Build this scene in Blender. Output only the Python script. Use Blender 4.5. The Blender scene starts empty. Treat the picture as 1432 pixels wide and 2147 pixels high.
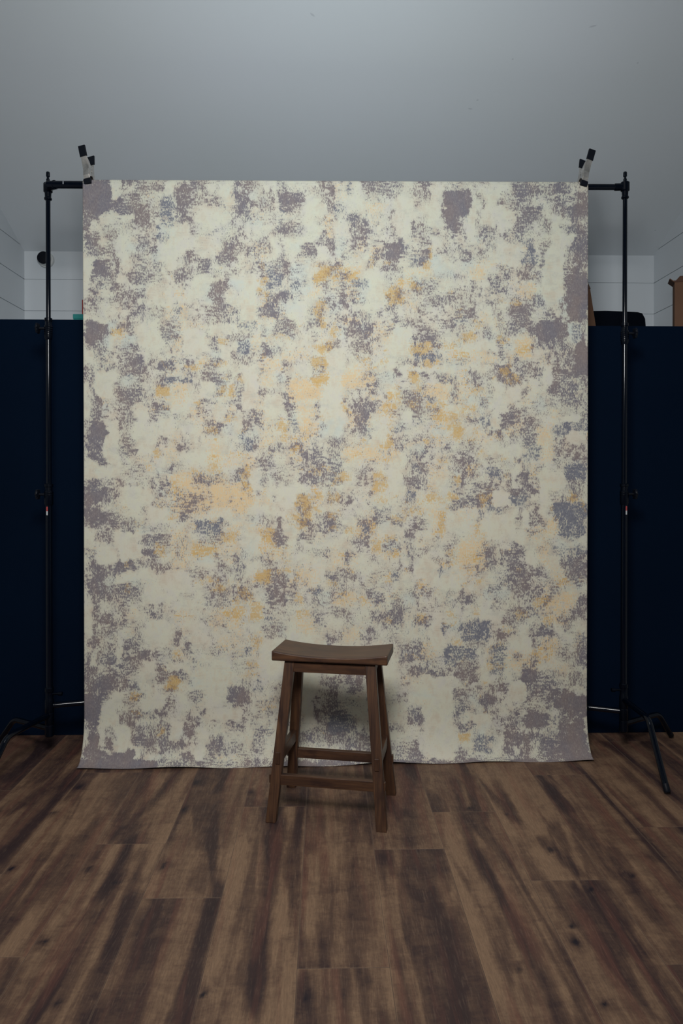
TILES = [
(170,370,300,{
'M':"2 3 27 30 9 8 8 30 36 9 2 30 12 55 7 12 30 30 38 6 38 3 88 7 6 70 4 87 12 8 55 9 70 16 8 36 18 60 28 6 54 15 72 20 5 33 29 62 40 9 57 38 66 48 9 12 40 22 45 6 14 47 55 54 4 26 53 36 64 6 7 57 20 80 6 20 66 40 75 6 32 75 40 90 6 12 84 26 102 9 10 96 30 104 9 26 92 34 98 6 38 92 72 95 6 44 97 74 106 7 54 87 72 91 5 30 104 38 112 7 15 104 30 110 4 6 105 15 118 4 36 114 65 120 6 20 120 50 124 6 50 130 82 141 5 3 120 20 135 3 60 22 68 36 4 70 20 78 42 4 96 10 106 35 8 96 37 104 45 6 107 10 114 27 5 107 36 114 46 6 108 3 124 15 6 112 18 140 28 4 96 3 108 9 3 105 78 114 86 6 115 85 130 98 7 94 96 112 104 6 88 90 95 98 4 75 88 82 99 7 78 98 83 107 5 98 85 104 100 3 130 108 143 120 8 136 122 143 131 7 128 130 143 143 5 111 50 122 60 3 60 60 75 80 3 48 75 70 95 2",
'B':"80 18 92 45 6 79 46 92 52 5 80 55 90 68 5 92 128 98 143 4 125 56 134 63 4 66 100 72 106 3",
'G':"88 90 94 104 3",
'P':"2 8 6 15 7 95 114 103 120 6 97 128 106 141 5 83 128 88 143 5 66 17 71 21 5 78 115 84 122 4",
'W':"50 65 66 75 5 56 108 66 118 5 72 75 80 85 5 78 46 90 60 4 128 118 143 125 5",
'C':"31 5 38 22 7 84 4 96 18 8 90 52 98 95 9 24 36 38 46 6 42 42 55 47 6 82 95 88 125 8 1 82 6 100 8 1 100 8 120 5 12 45 22 53 6 38 75 50 95 7 34 97 44 105 7 20 60 26 68 7 36 58 46 72 6 98 46 108 76 6 118 30 140 50 6"}),
(420,370,300,{
'M':"0 4 5 15 5 17 3 21 13 5 37 3 55 8 7 33 14 45 38 6 44 6 52 14 5 56 14 74 24 4 52 26 73 32 6 77 4 82 10 7 80 6 86 15 9 78 16 100 28 9 80 28 88 36 7 90 29 97 36 3 116 4 130 10 8 124 9 129 18 7 112 10 117 17 4 120 20 128 30 5 126 29 143 38 4 39 39 51 44 5 60 40 74 44 3 30 46 35 54 6 33 50 43 56 4 80 45 98 58 5 87 54 97 59 6 98 44 104 52 5 76 50 82 60 6 120 53 125 61 8 120 41 127 47 5 112 61 124 66 4 21 66 35 77 8 24 60 36 66 5 18 77 34 88 7 36 66 48 74 3 48 70 60 78 4 60 62 70 75 4 76 66 80 76 6 73 78 84 98 5 102 66 113 80 8 104 80 110 86 3 126 62 132 72 6 126 72 130 78 5 0 83 10 98 8 14 94 22 100 5 30 94 37 102 3 62 88 66 103 6 15 106 27 114 8 10 114 18 120 5 17 122 26 129 7 55 116 63 122 7 70 116 82 126 7 62 128 80 138 8 56 134 63 138 7 28 126 34 137 5 10 134 20 140 4 102 104 108 109 4 115 87 133 91 6 124 92 130 116 8 134 94 141 100 6 116 98 124 110 4 8 140 24 143 5 78 138 88 143 6 118 120 128 128 4 110 130 122 140 5 138 110 143 118 5 83 115 90 127 4",
'B':"20 46 30 58 4 69 88 76 104 6 68 104 75 116 7 90 104 97 110 5 76 109 88 114 3 77 36 81 52 4",
'G':"23 90 27 94 7 62 83 67 92 6 59 103 67 108 9 57 113 62 119 7 65 117 71 123 8 116 92 126 104 9 126 90 143 93 7 118 126 124 134 8 60 138 66 141 8 116 135 121 143 7 21 106 25 108 5 110 87 116 92 5",
'P':"52 37 59 41 5 58 65 65 82 5 126 39 131 60 5 60 122 78 130 6 70 137 85 143 6 134 98 142 112 5 116 104 122 116 5 110 116 121 120 6 130 6 143 24 3",
'W':"60 22 66 30 4 45 12 56 24 3 85 88 105 105 6 90 109 110 118 6 28 106 40 113 6 5 110 15 120 4 134 60 143 80 4 18 118 25 125 5 90 68 100 72 5 80 120 100 135 4 50 40 60 48 4",
'C':"20 10 32 28 7 105 26 125 38 7 28 118 55 130 7 30 100 58 112 6 112 70 125 84 7 70 64 76 83 7 75 8 78 50 7 0 62 18 80 6"}),
(680,370,300,{
'M':"0 4 4 18 7 40 4 60 12 9 42 12 62 20 6 64 4 76 14 7 60 14 72 20 4 42 16 46 26 5 50 18 56 28 5 90 4 105 8 8 99 6 109 18 7 90 10 96 20 4 84 14 90 24 5 80 24 88 26 4 98 18 105 25 6 90 22 96 29 4 124 14 143 38 9 125 36 134 52 9 117 19 126 27 5 120 32 125 40 7 135 5 143 8 4 127 52 133 59 5 68 34 76 44 8 65 38 70 46 5 65 50 78 56 4 26 40 42 47 7 34 47 40 56 3 38 50 43 58 6 38 60 42 71 8 30 58 35 63 8 30 64 33 74 5 12 40 16 45 4 22 52 27 57 4 90 46 105 58 5 98 40 104 48 4 106 50 116 60 4 97 62 104 70 5 94 72 104 84 8 88 80 98 90 6 62 66 76 82 8 74 66 80 78 5 55 74 60 82 6 62 86 72 94 7 72 90 80 95 7 58 90 64 94 6 60 97 68 104 5 70 98 80 104 4 122 70 130 76 6 125 77 129 85 4 138 75 143 83 7 2 64 7 76 7 20 76 26 82 5 44 84 52 89 6 38 86 42 92 5 10 94 16 100 7 20 95 25 105 6 30 110 36 126 5 18 112 25 128 6 42 108 46 115 5 88 102 110 116 5 90 102 104 105 6 100 105 108 112 5 58 117 64 122 8 72 112 78 122 7 66 121 82 125 5 12 122 20 128 4 104 121 118 128 8 120 120 130 126 8 98 126 104 138 6 62 128 72 134 4 33 121 42 128 6 44 120 50 128 4 50 132 56 136 3 34 138 46 143 6 134 132 143 143 7 126 112 134 117 5 110 98 124 101 5 124 100 130 108 4 138 118 143 126 4 0 108 6 117 7 20 126 26 132 4",
'B':"20 4 26 16 3 9 30 19 40 4 30 102 46 112 7 60 105 70 110 5 62 72 72 80 5 92 78 100 86 5",
'G':"104 70 109 82 9 97 86 108 92 9 47 80 52 86 8 43 89 48 93 7 60 83 65 88 6 0 93 5 98 8 5 90 20 94 7 24 95 31 105 7 28 77 33 81 6 10 98 16 106 6 61 111 74 119 9 65 120 82 128 8 88 106 96 112 8 74 104 87 108 6 126 116 130 121 6 134 135 140 140 6 105 98 108 106 4 0 129 4 131 5",
'P':"20 90 32 105 6 44 29 58 36 6 45 37 55 52 3 35 60 40 75 6 50 70 57 82 6 25 108 32 125 5 72 104 87 118 5 80 124 95 134 5 85 94 105 99 5 2 40 8 60 6 10 80 20 88 4 120 22 125 38 3",
'W':"105 78 118 90 6 112 92 126 100 6 36 104 46 112 6 5 125 20 136 5 32 116 42 126 5 88 102 96 108 4 12 60 24 72 5 0 118 14 128 4",
'C':"70 18 88 60 7 45 95 60 130 8 108 60 118 72 6 106 10 120 50 6 10 46 26 60 5"}),
(940,370,300,{
'M':"0 14 20 38 9 0 36 10 54 9 4 52 10 59 5 11 5 30 8 5 28 16 35 34 7 24 8 30 14 4 48 16 62 20 5 62 8 90 20 8 70 4 90 10 6 91 5 104 20 5 103 8 122 17 8 50 24 58 32 8 60 26 72 32 7 65 20 80 28 5 94 21 126 27 6 100 28 112 40 5 104 34 116 40 5 118 32 124 37 6 126 28 140 42 8 124 38 138 44 8 128 16 140 28 5 120 2 132 9 6 72 33 90 45 6 70 44 86 52 7 66 38 80 55 5 28 38 37 45 5 30 44 40 53 4 40 46 48 54 6 36 54 48 64 4 92 46 104 60 6 115 50 140 58 8 128 60 140 86 9 120 64 130 78 5 90 66 102 78 6 90 76 100 92 9 88 98 98 110 9 70 56 84 64 4 60 60 72 66 3 14 74 20 84 8 26 76 38 84 5 47 70 53 77 5 70 88 84 95 5 68 96 78 101 6 82 98 87 104 6 52 86 60 96 5 57 96 64 100 4 40 100 48 110 5 46 110 56 116 5 117 78 124 86 3 117 90 140 98 8 117 98 140 130 9 106 106 116 114 7 84 118 98 130 7 110 128 114 134 6 120 128 140 143 9 0 68 6 78 4 0 96 9 102 4 24 104 28 112 6 0 120 8 126 6 8 130 26 143 6 20 120 27 128 5 40 125 50 130 7 64 128 80 143 6 48 136 56 143 6 76 128 86 136 4 108 86 115 92 3 18 115 26 130 3 92 130 110 138 3 54 58 62 62 3",
'B':"75 64 83 80 8 72 78 86 88 6 90 98 96 108 4 115 52 125 56 4",
'G':"0 115 6 120 5 50 123 60 127 5 66 125 75 130 6 84 98 88 104 4 52 104 58 108 4 10 132 16 137 5 86 96 88 104 3",
'P':"24 90 34 102 6 30 84 60 92 4 72 68 75 76 5 70 110 86 120 6 22 65 36 68 4 60 102 72 112 3 33 139 40 143 6",
'W':"14 82 24 90 5 30 60 36 65 5 112 118 122 135 7 88 118 98 130 5 110 138 118 143 6",
'C':"20 28 28 70 8 34 12 50 48 5 50 66 70 90 7 96 72 114 120 9 102 44 112 72 7 112 60 122 70 6 44 34 66 52 6 62 94 68 105 5 98 110 110 130 8"}),
(170,670,300,{
'M':"2 2 26 20 9 4 18 18 28 8 18 10 32 16 8 18 20 26 34 6 12 33 24 40 4 3 36 6 60 6 8 47 13 52 7 13 53 15 62 6 12 66 17 78 8 8 76 16 86 7 10 84 18 98 9 4 100 26 108 7 10 104 26 124 9 6 116 24 124 9 8 124 24 132 9 10 132 28 143 8 4 110 8 118 4 44 38 58 48 8 54 46 62 54 7 36 48 50 52 6 20 46 28 51 4 36 36 42 44 4 36 54 40 64 7 30 62 40 68 5 40 68 50 76 7 50 64 62 82 6 40 74 54 86 8 30 72 40 78 6 40 88 52 100 4 38 100 54 110 6 38 114 60 122 6 42 122 52 134 7 39 134 42 143 6 38 28 52 32 6 54 27 66 31 4 48 0 54 14 5 60 0 64 8 3 80 0 98 8 5 82 8 96 24 6 82 24 86 34 4 86 28 92 33 5 74 42 84 50 8 84 42 92 50 7 76 58 84 66 5 54 54 62 62 5 72 84 88 92 7 65 100 73 104 7 79 94 84 104 4 86 96 92 100 5 94 94 100 100 6 112 58 116 66 4 124 56 138 62 6 127 62 136 68 6 132 68 140 76 6 106 44 112 48 6 126 40 136 50 6 127 10 134 20 5 132 22 138 32 6 126 0 143 5 5 128 100 143 106 7 128 108 140 114 6 98 124 108 132 6 84 118 90 123 5 120 84 126 90 4 124 78 132 83 5 134 88 140 92 5 36 0 48 8 4 64 74 70 86 2 66 36 76 48 3 66 14 70 20 5 62 128 68 134 4 98 100 106 106 4",
'B':"82 55 94 62 8 102 60 112 64 8 50 54 54 62 5 84 14 92 24 4",
'G':"31 8 43 16 8 74 66 88 77 9 80 44 85 51 6 75 130 82 137 8 72 90 76 96 6 85 87 89 92 7 107 48 118 52 8 118 46 125 49 6 137 16 143 21 7 135 68 142 76 8 118 80 124 86 7 128 107 138 112 8 92 118 96 124 6 104 73 109 77 6 88 50 91 54 7 22 116 26 120 5 132 39 143 46 5",
'P':"36 2 44 22 5 92 18 102 34 5 18 80 26 86 5 94 40 98 50 5 92 64 105 84 5 64 84 72 92 4 92 108 98 115 4 88 128 94 143 5 114 88 124 100 5 116 42 126 46 4 118 104 128 116 3 126 120 140 143 5 86 78 94 86 4 28 68 36 74 3 52 136 75 143 3 98 2 125 8 5",
'W':"24 16 30 24 7 42 16 52 30 7 50 56 56 62 6 94 55 100 65 6 82 92 88 98 5 20 86 26 96 5 90 8 98 22 4 128 30 136 40 6 134 60 143 70 5 40 56 50 66 5 24 0 34 8 6",
'C':"55 4 75 30 7 17 54 34 80 8 26 100 38 143 9 102 10 126 34 9 56 84 64 120 7 56 110 75 135 6 2 30 12 44 7 78 100 94 118 7 1 82 8 100 7 2 62 10 76 7"}),
(420,670,300,{
'M':"8 0 24 4 5 24 0 38 6 5 40 12 50 20 7 31 32 37 38 9 28 16 40 20 6 40 34 52 46 4 35 42 48 46 4 10 18 18 30 6 7 40 14 52 6 5 54 20 66 6 24 54 30 60 7 12 66 20 74 6 35 56 44 62 6 34 61 50 66 5 35 68 44 72 6 36 72 40 82 5 36 84 46 90 7 60 8 66 16 6 74 8 92 16 8 80 0 96 10 8 62 24 70 38 6 68 32 78 38 6 76 30 82 35 5 68 24 76 28 3 84 42 90 48 5 56 50 60 54 4 52 28 56 33 4 84 54 88 66 5 82 64 88 68 5 60 70 74 75 6 82 76 90 86 8 84 86 92 100 8 90 84 96 92 4 70 98 75 106 5 15 88 20 92 5 8 100 22 104 6 8 108 20 114 6 48 92 60 106 5 42 104 50 110 5 36 124 44 131 6 68 126 78 132 5 62 134 72 143 6 88 124 98 130 5 74 120 78 126 4 108 0 120 8 7 112 14 116 18 5 122 26 136 29 7 104 38 122 42 5 108 46 122 51 7 110 52 118 57 5 101 54 105 57 5 116 86 120 90 6 115 92 120 98 4 108 72 114 77 4 122 104 126 110 6 131 120 140 130 8 128 132 134 140 7 134 132 140 138 8 108 128 118 143 5 128 114 134 120 5 136 5 143 10 4 101 134 106 142 6 74 82 77 90 4 54 116 60 124 5",
'B':"38 2 52 10 6 40 20 50 34 7 37 30 42 36 6 86 100 94 110 6 40 110 46 124 6 44 118 52 130 6",
'G':"20 18 28 22 8 27 66 32 76 8 21 56 25 60 7 36 57 44 61 7 15 68 20 76 8 82 18 90 22 7 66 16 82 20 5 63 33 69 40 6 106 24 128 28 7 116 26 128 33 9 108 39 128 47 9 109 56 126 66 7 120 50 124 54 6 128 14 136 18 8 133 4 136 14 7 138 12 141 16 6 116 0 124 10 7 75 103 86 110 9 80 114 88 120 6 94 116 104 120 6 90 127 100 132 8 40 107 47 112 8 9 107 17 111 8 26 97 34 102 8 12 118 18 122 6 95 56 99 58 5 121 89 127 92 6 119 96 127 99 5 80 49 90 52 6 16 40 24 46 6 35 2 40 6 5 10 136 17 140 7 94 138 98 143 6 100 110 106 114 6 96 0 104 4 6 30 134 50 138 5",
'P':"52 16 60 34 4 58 56 74 66 5 60 40 80 52 5 74 38 80 46 5 84 30 106 42 4 88 60 122 82 6 90 66 120 74 5 58 92 68 100 5 60 100 72 112 4 96 86 118 100 4 96 102 117 116 6 56 74 60 90 5 25 84 33 98 5 0 80 4 90 5 15 96 32 104 4 20 134 52 140 5 60 112 75 128 4 20 140 60 143 6 68 132 90 136 5 122 50 134 60 4 116 14 124 20 4 0 42 6 48 7 6 130 16 136 5 90 118 104 134 4 52 0 60 10 4 138 60 143 70 5 48 95 60 104 4",
'W':"40 18 50 34 5 62 28 78 34 4 14 60 22 68 6 8 32 14 40 6 88 8 92 18 5 118 102 130 118 6 40 112 48 130 5 78 58 82 62 7 26 104 36 112 4 50 108 58 120 4 56 6 62 14 4 66 8 72 14 5 134 100 143 120 6 90 96 94 104 5",
'C':"10 6 38 14 8 18 24 28 40 8 42 46 56 90 8 14 84 24 100 7 90 48 108 56 7 0 62 12 80 7 120 70 143 100 8 36 94 42 106 7 130 30 143 50 7 62 76 80 98 5"}),
(680,670,300,{
'M':"28 3 34 12 7 38 2 50 10 8 36 10 44 16 7 30 14 40 24 5 30 24 44 32 8 30 30 36 38 6 36 36 44 40 5 23 0 28 14 3 62 8 70 16 7 70 0 100 6 5 95 8 108 12 7 82 8 87 11 5 112 12 118 18 5 120 0 127 8 6 134 6 143 22 4 90 17 110 22 8 84 24 96 28 5 110 20 118 27 5 72 38 78 50 6 77 34 80 40 6 82 40 94 46 6 70 50 78 60 8 52 54 66 60 3 50 60 56 66 6 100 53 106 60 7 87 52 92 56 4 112 54 130 60 6 118 56 130 64 6 126 58 131 72 8 124 72 133 82 6 126 40 134 50 4 77 66 80 76 7 80 70 87 80 8 80 78 100 88 8 88 88 101 97 9 76 78 80 90 5 70 84 76 92 4 96 66 101 76 5 89 72 96 80 5 104 88 112 94 6 72 97 76 102 5 76 100 82 108 6 106 96 112 106 4 32 80 38 84 6 32 84 49 92 6 30 92 48 104 5 30 106 40 114 7 41 110 47 118 7 22 74 26 84 4 20 66 34 69 3 18 108 24 121 5 4 112 9 120 6 6 120 14 130 8 14 118 24 126 6 4 132 9 138 8 10 132 16 138 8 8 138 24 143 5 30 122 42 126 4 70 116 78 122 3 84 116 95 120 4 75 126 80 132 4 99 127 103 134 7 90 134 97 143 7 85 132 90 138 4 125 126 130 134 6 130 138 143 143 7 138 120 143 132 4 138 98 143 106 6 126 100 134 106 5 2 26 12 29 7 5 38 12 43 3 23 38 27 46 4 42 50 50 56 5 40 68 46 72 5",
'B':"130 0 143 4 6 130 24 136 28 7 92 31 104 38 7 106 32 120 38 6 136 40 142 46 5 102 77 107 81 6 88 96 104 104 4 74 104 80 110 4",
'G':"84 24 110 32 7 82 28 90 34 6 104 22 120 26 4 118 24 130 28 7 100 39 110 46 9 110 39 117 46 7 88 53 96 62 9 72 64 77 84 7 61 74 70 78 7 57 82 69 87 8 57 88 66 98 6 55 85 57 92 6 57 102 66 106 7 58 119 69 128 9 64 112 70 118 8 102 82 124 87 7 92 66 98 74 6 96 76 100 82 5 86 82 95 88 6 118 139 125 143 8 110 92 120 104 7 126 95 133 104 7 125 108 138 122 7 110 116 116 121 6 99 118 104 126 7 69 106 74 110 6 19 85 26 92 7 33 116 38 121 7 5 12 12 18 8 14 12 18 16 7 8 4 11 14 6 0 24 6 31 8 0 38 4 46 6 40 11 48 16 5 64 5 70 10 6 36 37 44 41 7 42 45 50 47 6 54 39 62 46 6 59 31 63 36 6 60 138 68 143 6 30 134 38 138 6 133 18 143 22 6 90 46 94 49 6 136 84 143 98 5 134 34 143 38 5",
'P':"18 54 50 66 7 24 50 36 66 5 44 66 50 80 6 20 92 30 106 6 22 72 26 86 5 30 94 48 106 5 50 0 60 22 4 58 14 70 24 5 32 44 50 50 5 100 64 122 78 7 110 38 143 42 5 126 30 143 40 5 20 124 60 143 5 18 128 40 140 5 62 70 70 80 5 108 88 124 110 5 80 122 100 126 5 54 84 70 100 4 40 18 60 34 2 84 30 90 40 4 118 56 126 64 4 130 50 143 90 4 60 128 75 143 5 24 0 34 3 8 106 118 124 126 4 8 56 14 62 5",
'W':"34 4 38 12 7 8 6 16 14 4 50 54 70 64 5 64 54 72 62 5 68 10 76 16 4 74 100 82 108 5 36 104 44 114 4 14 6 24 22 4 88 126 98 134 5 126 36 134 48 4 10 112 18 122 5 92 32 98 36 5 110 106 120 118 5",
'C':"68 8 88 36 8 2 32 20 120 7 50 95 64 125 8 80 92 88 100 6 80 48 88 60 7 44 112 58 126 7 76 46 130 52 6 104 64 122 68 4 106 56 116 66 5"}),
(940,670,300,{
'M':"0 0 22 8 4 8 8 14 20 4 52 2 60 14 5 66 0 76 8 7 60 4 72 14 5 76 4 92 14 6 90 2 118 18 8 88 16 104 20 7 83 18 90 23 5 98 18 118 28 5 82 24 92 28 5 105 24 126 34 4 134 2 140 24 9 127 22 140 44 9 127 42 140 56 8 50 16 55 34 6 38 8 44 22 6 48 32 60 37 7 38 30 48 34 5 48 46 62 56 6 52 54 62 64 7 56 62 70 68 5 72 42 84 48 6 72 48 90 60 4 72 60 80 64 5 70 64 76 74 5 76 64 80 80 7 52 66 56 76 3 64 82 70 90 4 112 51 128 58 7 102 42 112 60 4 108 38 120 46 4 120 36 126 46 4 128 56 134 66 5 134 58 140 82 6 100 60 128 78 5 112 76 134 86 6 98 84 108 90 6 88 76 96 90 3 110 88 130 96 4 108 118 118 126 4 132 84 140 104 6 56 92 67 108 6 50 102 58 110 6 72 88 80 94 6 76 98 88 110 5 76 114 86 130 8 74 106 82 116 5 62 114 72 126 5 48 114 56 122 6 44 108 48 112 6 52 124 58 128 5 14 100 26 106 8 30 82 36 90 7 40 66 43 80 6 2 54 6 70 7 0 72 8 82 6 26 54 34 58 6 36 52 43 60 6 26 62 32 68 5 26 74 30 80 4 42 92 48 96 5 15 76 20 84 4 20 118 27 132 7 15 122 20 128 4 0 126 6 134 5 20 138 28 143 7 6 138 14 143 7 38 138 50 143 5 66 136 70 143 6 108 130 116 143 5 126 124 131 130 6 126 138 140 143 8 118 130 134 136 4 86 94 100 98 4 134 128 138 138 4 10 40 18 46 4",
'B':"126 2 134 20 6 5 24 12 28 5 106 108 120 116 7 116 104 138 112 7 76 126 92 140 6 34 98 38 104 4 130 100 138 110 5 60 4 70 12 3",
'G':"26 2 36 8 7 14 12 28 20 7 0 24 6 30 7 8 32 20 40 6 17 50 24 55 6 53 46 62 54 8 60 58 70 64 8 55 63 60 66 7 50 16 60 24 6 71 24 82 32 6 18 60 23 66 7 24 68 34 74 7 44 56 50 62 6 17 87 26 92 7 0 93 9 102 7 2 107 12 115 8 2 114 14 122 7 24 108 32 113 7 44 113 53 118 6 60 36 68 40 5 20 116 28 122 6 30 132 36 138 6 65 82 70 86 5 52 138 58 143 6 136 115 139 124 5",
'P':"5 30 48 45 4 68 16 82 38 6 95 38 102 48 5 10 60 20 90 4 78 62 88 86 4 16 70 26 75 5 54 76 66 80 5 32 76 38 86 5 66 88 72 104 5 86 106 106 125 4 100 92 112 100 5 60 104 74 116 5 92 126 108 143 4 18 96 32 102 3 30 110 44 125 4 64 130 74 143 3 48 0 56 10 4",
'W':"118 2 126 16 7 68 8 74 12 6 36 10 44 20 5 28 78 38 90 5 30 96 40 106 5 56 24 62 30 5 18 55 26 60 5 88 80 96 92 5 14 76 24 84 5 126 8 133 20 4",
'C':"28 20 48 32 8 92 48 102 66 7 80 60 88 80 8 44 64 52 110 9 55 68 72 82 7 86 28 96 40 7 118 98 132 104 8 118 114 134 124 7 57 26 68 36 6 70 62 76 68 8 56 126 72 138 7 14 104 24 110 6"}),
(170,970,300,{
'M':"10 0 30 4 5 38 0 54 5 4 56 2 64 6 5 42 8 54 13 5 57 10 62 18 4 10 10 16 16 4 10 14 22 22 6 3 20 14 30 8 3 26 28 40 8 3 38 10 64 9 10 50 32 62 9 10 62 24 67 6 20 18 30 22 4 28 28 40 38 6 34 20 56 25 5 54 18 62 28 5 60 42 65 50 5 35 44 44 48 4 34 53 42 56 6 34 58 37 64 7 42 56 54 68 6 54 60 64 64 6 20 72 32 82 6 12 78 15 90 6 3 86 14 90 5 10 90 15 96 8 34 78 36 86 5 33 86 42 94 4 8 98 16 110 7 12 104 24 118 9 24 102 30 114 6 34 98 42 116 9 40 97 50 112 7 50 100 60 112 4 10 116 22 132 8 12 132 20 143 6 22 124 34 136 6 34 120 50 128 8 44 126 62 138 6 20 116 32 124 3 37 128 42 138 6 58 118 66 128 4 60 100 72 106 5 70 95 74 106 5 76 100 88 108 6 62 88 74 94 8 74 70 88 84 6 62 76 74 84 5 82 80 88 88 6 74 58 86 66 4 70 22 75 40 5 82 22 87 30 6 72 16 80 19 6 72 41 80 48 6 81 42 91 46 5 90 0 98 5 6 94 6 102 10 5 100 36 120 42 5 104 42 112 48 6 100 52 108 60 4 122 74 142 82 6 118 10 142 20 6 98 76 108 90 4 98 92 106 98 5 104 108 112 113 5 112 112 126 117 5 136 102 143 112 4 78 120 84 130 6 100 128 112 134 5 130 128 143 136 7 136 116 143 122 6 136 90 143 100 4 128 136 143 143 4 70 138 80 143 4 38 136 60 143 4",
'B':"118 58 143 72 7 14 30 26 38 4 42 60 52 67 4 66 78 74 84 3",
'G':"74 84 84 92 7 42 98 50 106 6 44 122 50 130 5 92 20 100 36 6 108 8 120 12 6 128 2 142 8 7 88 52 97 58 5 112 60 118 68 5 112 82 136 92 6 112 116 124 120 6 130 118 136 122 7 134 125 141 130 8 52 18 58 26 5 82 28 87 33 5 74 42 79 46 6 90 64 93 68 6 54 68 60 72 5 53 57 62 62 5 132 54 138 60 7 118 138 122 142 6 66 2 71 8 6",
'P':"12 84 26 92 4 66 0 72 10 5 34 42 46 50 4 90 10 143 52 5 105 20 143 45 5 88 52 118 58 4 88 66 108 82 4 90 80 110 110 4 110 80 140 94 4 70 34 90 46 3 66 118 74 124 4 92 100 112 108 4",
'W':"58 62 70 70 5 90 36 100 52 5 50 118 60 126 4 72 24 80 34 4 98 36 104 44 5 120 90 136 98 5 22 116 34 130 4 78 4 90 14 4",
'C':"4 2 34 14 8 40 24 68 44 8 36 68 60 98 8 3 66 12 84 6 14 82 34 100 7 60 110 76 118 7 65 120 80 140 9 66 44 88 58 7 36 110 56 120 7 76 108 108 130 7"}),
(420,970,300,{
'M':"36 4 46 20 6 4 12 22 20 6 22 12 30 20 4 60 0 72 8 6 74 2 94 6 4 70 6 84 12 5 74 11 82 18 5 80 18 88 28 7 62 14 66 21 5 110 0 122 4 6 110 6 122 10 5 128 0 143 10 7 113 10 122 22 8 98 14 108 23 8 106 12 112 18 7 124 10 132 24 5 130 12 142 18 7 94 34 108 40 5 100 40 106 52 5 96 55 109 66 7 128 30 140 40 5 117 48 123 58 5 126 48 134 68 7 134 56 143 66 4 112 62 124 66 5 6 60 25 72 8 8 74 20 82 6 80 56 86 66 6 60 54 68 62 4 70 56 76 62 4 74 70 86 82 8 100 70 112 80 6 100 84 104 92 6 96 88 112 92 4 114 86 130 94 5 114 92 118 98 5 112 98 118 102 3 44 54 50 58 5 62 96 76 102 6 48 92 62 97 4 68 88 74 94 3 18 96 24 100 4 18 102 28 110 7 33 102 43 112 7 34 92 40 100 5 18 117 26 121 8 32 114 40 120 5 13 106 18 111 4 0 108 5 118 6 10 128 24 135 7 34 126 46 136 5 46 120 52 124 4 68 106 74 116 5 73 117 84 126 6 70 124 80 136 5 68 130 84 143 5 76 110 82 118 4 90 124 96 140 5 114 134 122 142 4 128 106 143 109 5 127 110 138 118 6 126 124 134 130 4 129 130 134 140 7 8 138 24 143 4",
'B':"0 58 10 70 7 38 14 46 22 5 114 124 121 132 8 115 12 122 20 4 34 104 42 110 4",
'G':"8 0 20 8 6 40 4 52 14 6 44 18 50 28 7 97 5 102 10 7 110 6 126 9 7 134 12 143 16 7 132 18 137 22 7 94 34 108 41 8 104 40 109 56 8 90 48 98 54 8 94 56 104 66 8 110 26 122 36 6 112 42 118 47 7 128 48 134 56 8 137 48 140 52 7 130 62 136 68 7 132 35 140 40 8 59 68 74 80 6 64 26 69 32 6 22 70 38 80 6 4 82 14 90 6 56 84 84 88 5 82 96 88 100 7 57 110 72 120 9 76 106 90 110 7 92 110 98 120 7 10 118 16 122 7 14 124 22 129 8 24 118 29 122 7 34 117 40 120 6 124 118 134 123 7 138 90 143 96 8 40 126 48 138 6 98 133 105 140 7 50 140 60 143 8 30 134 37 140 7 112 126 116 132 6 85 80 92 84 6 138 128 143 136 7",
'P':"6 20 50 45 6 28 34 44 52 6 36 44 42 54 5 0 78 40 90 4 40 0 56 10 5 56 30 72 45 4 45 62 60 72 4 60 70 78 86 5 92 20 96 24 4 110 20 122 40 4 52 108 76 122 4 94 104 120 126 4 28 90 36 100 4 58 84 92 96 4 88 116 110 124 5 114 70 122 80 3 26 60 40 80 3 106 98 124 104 3",
'W':"58 12 72 20 3 122 12 128 20 4 82 108 90 120 4 120 130 128 143 5 48 56 60 64 4 60 126 68 134 4 42 84 50 94 4",
'C':"50 6 60 26 7 78 22 94 46 7 10 44 28 56 6 44 68 58 90 7 86 62 96 80 7 6 90 16 108 6 112 96 124 124 6 44 96 60 112 5 56 46 92 54 4"}),
(680,970,300,{
'M':"4 0 18 10 6 2 10 14 20 6 3 20 6 26 4 35 8 45 20 4 44 20 47 30 3 30 18 34 26 3 82 0 95 6 5 88 4 96 9 7 98 0 102 6 5 80 10 96 16 4 79 16 94 24 7 82 24 90 28 5 96 18 101 24 4 128 0 143 6 7 129 12 134 18 6 137 20 143 30 5 80 38 90 48 4 130 36 143 48 6 24 31 27 40 6 48 46 56 60 6 56 48 64 60 4 72 48 78 56 3 88 58 100 70 5 84 68 92 78 5 84 76 90 86 5 70 58 76 64 5 32 56 44 70 5 30 70 38 84 4 36 76 42 84 6 62 80 74 90 4 20 92 28 98 7 44 95 53 99 5 88 88 100 92 5 86 94 95 102 5 86 102 91 108 7 126 58 132 62 9 106 76 112 82 3 107 94 118 100 4 125 80 133 97 4 22 107 27 116 6 20 110 36 116 5 47 108 54 120 5 57 108 62 114 6 65 106 76 110 5 35 119 44 126 4 60 121 68 124 3 42 127 50 134 7 50 132 57 140 8 66 130 75 143 6 76 128 90 134 5 84 124 90 136 6 100 128 112 131 5 124 128 128 138 6 138 122 143 138 7 4 130 9 139 7 12 126 26 130 4 124 140 136 143 6",
'B':"127 20 132 26 5 80 28 92 38 8 34 64 42 72 6 114 106 124 114 5 70 112 76 118 5 88 4 94 9 5",
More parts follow.
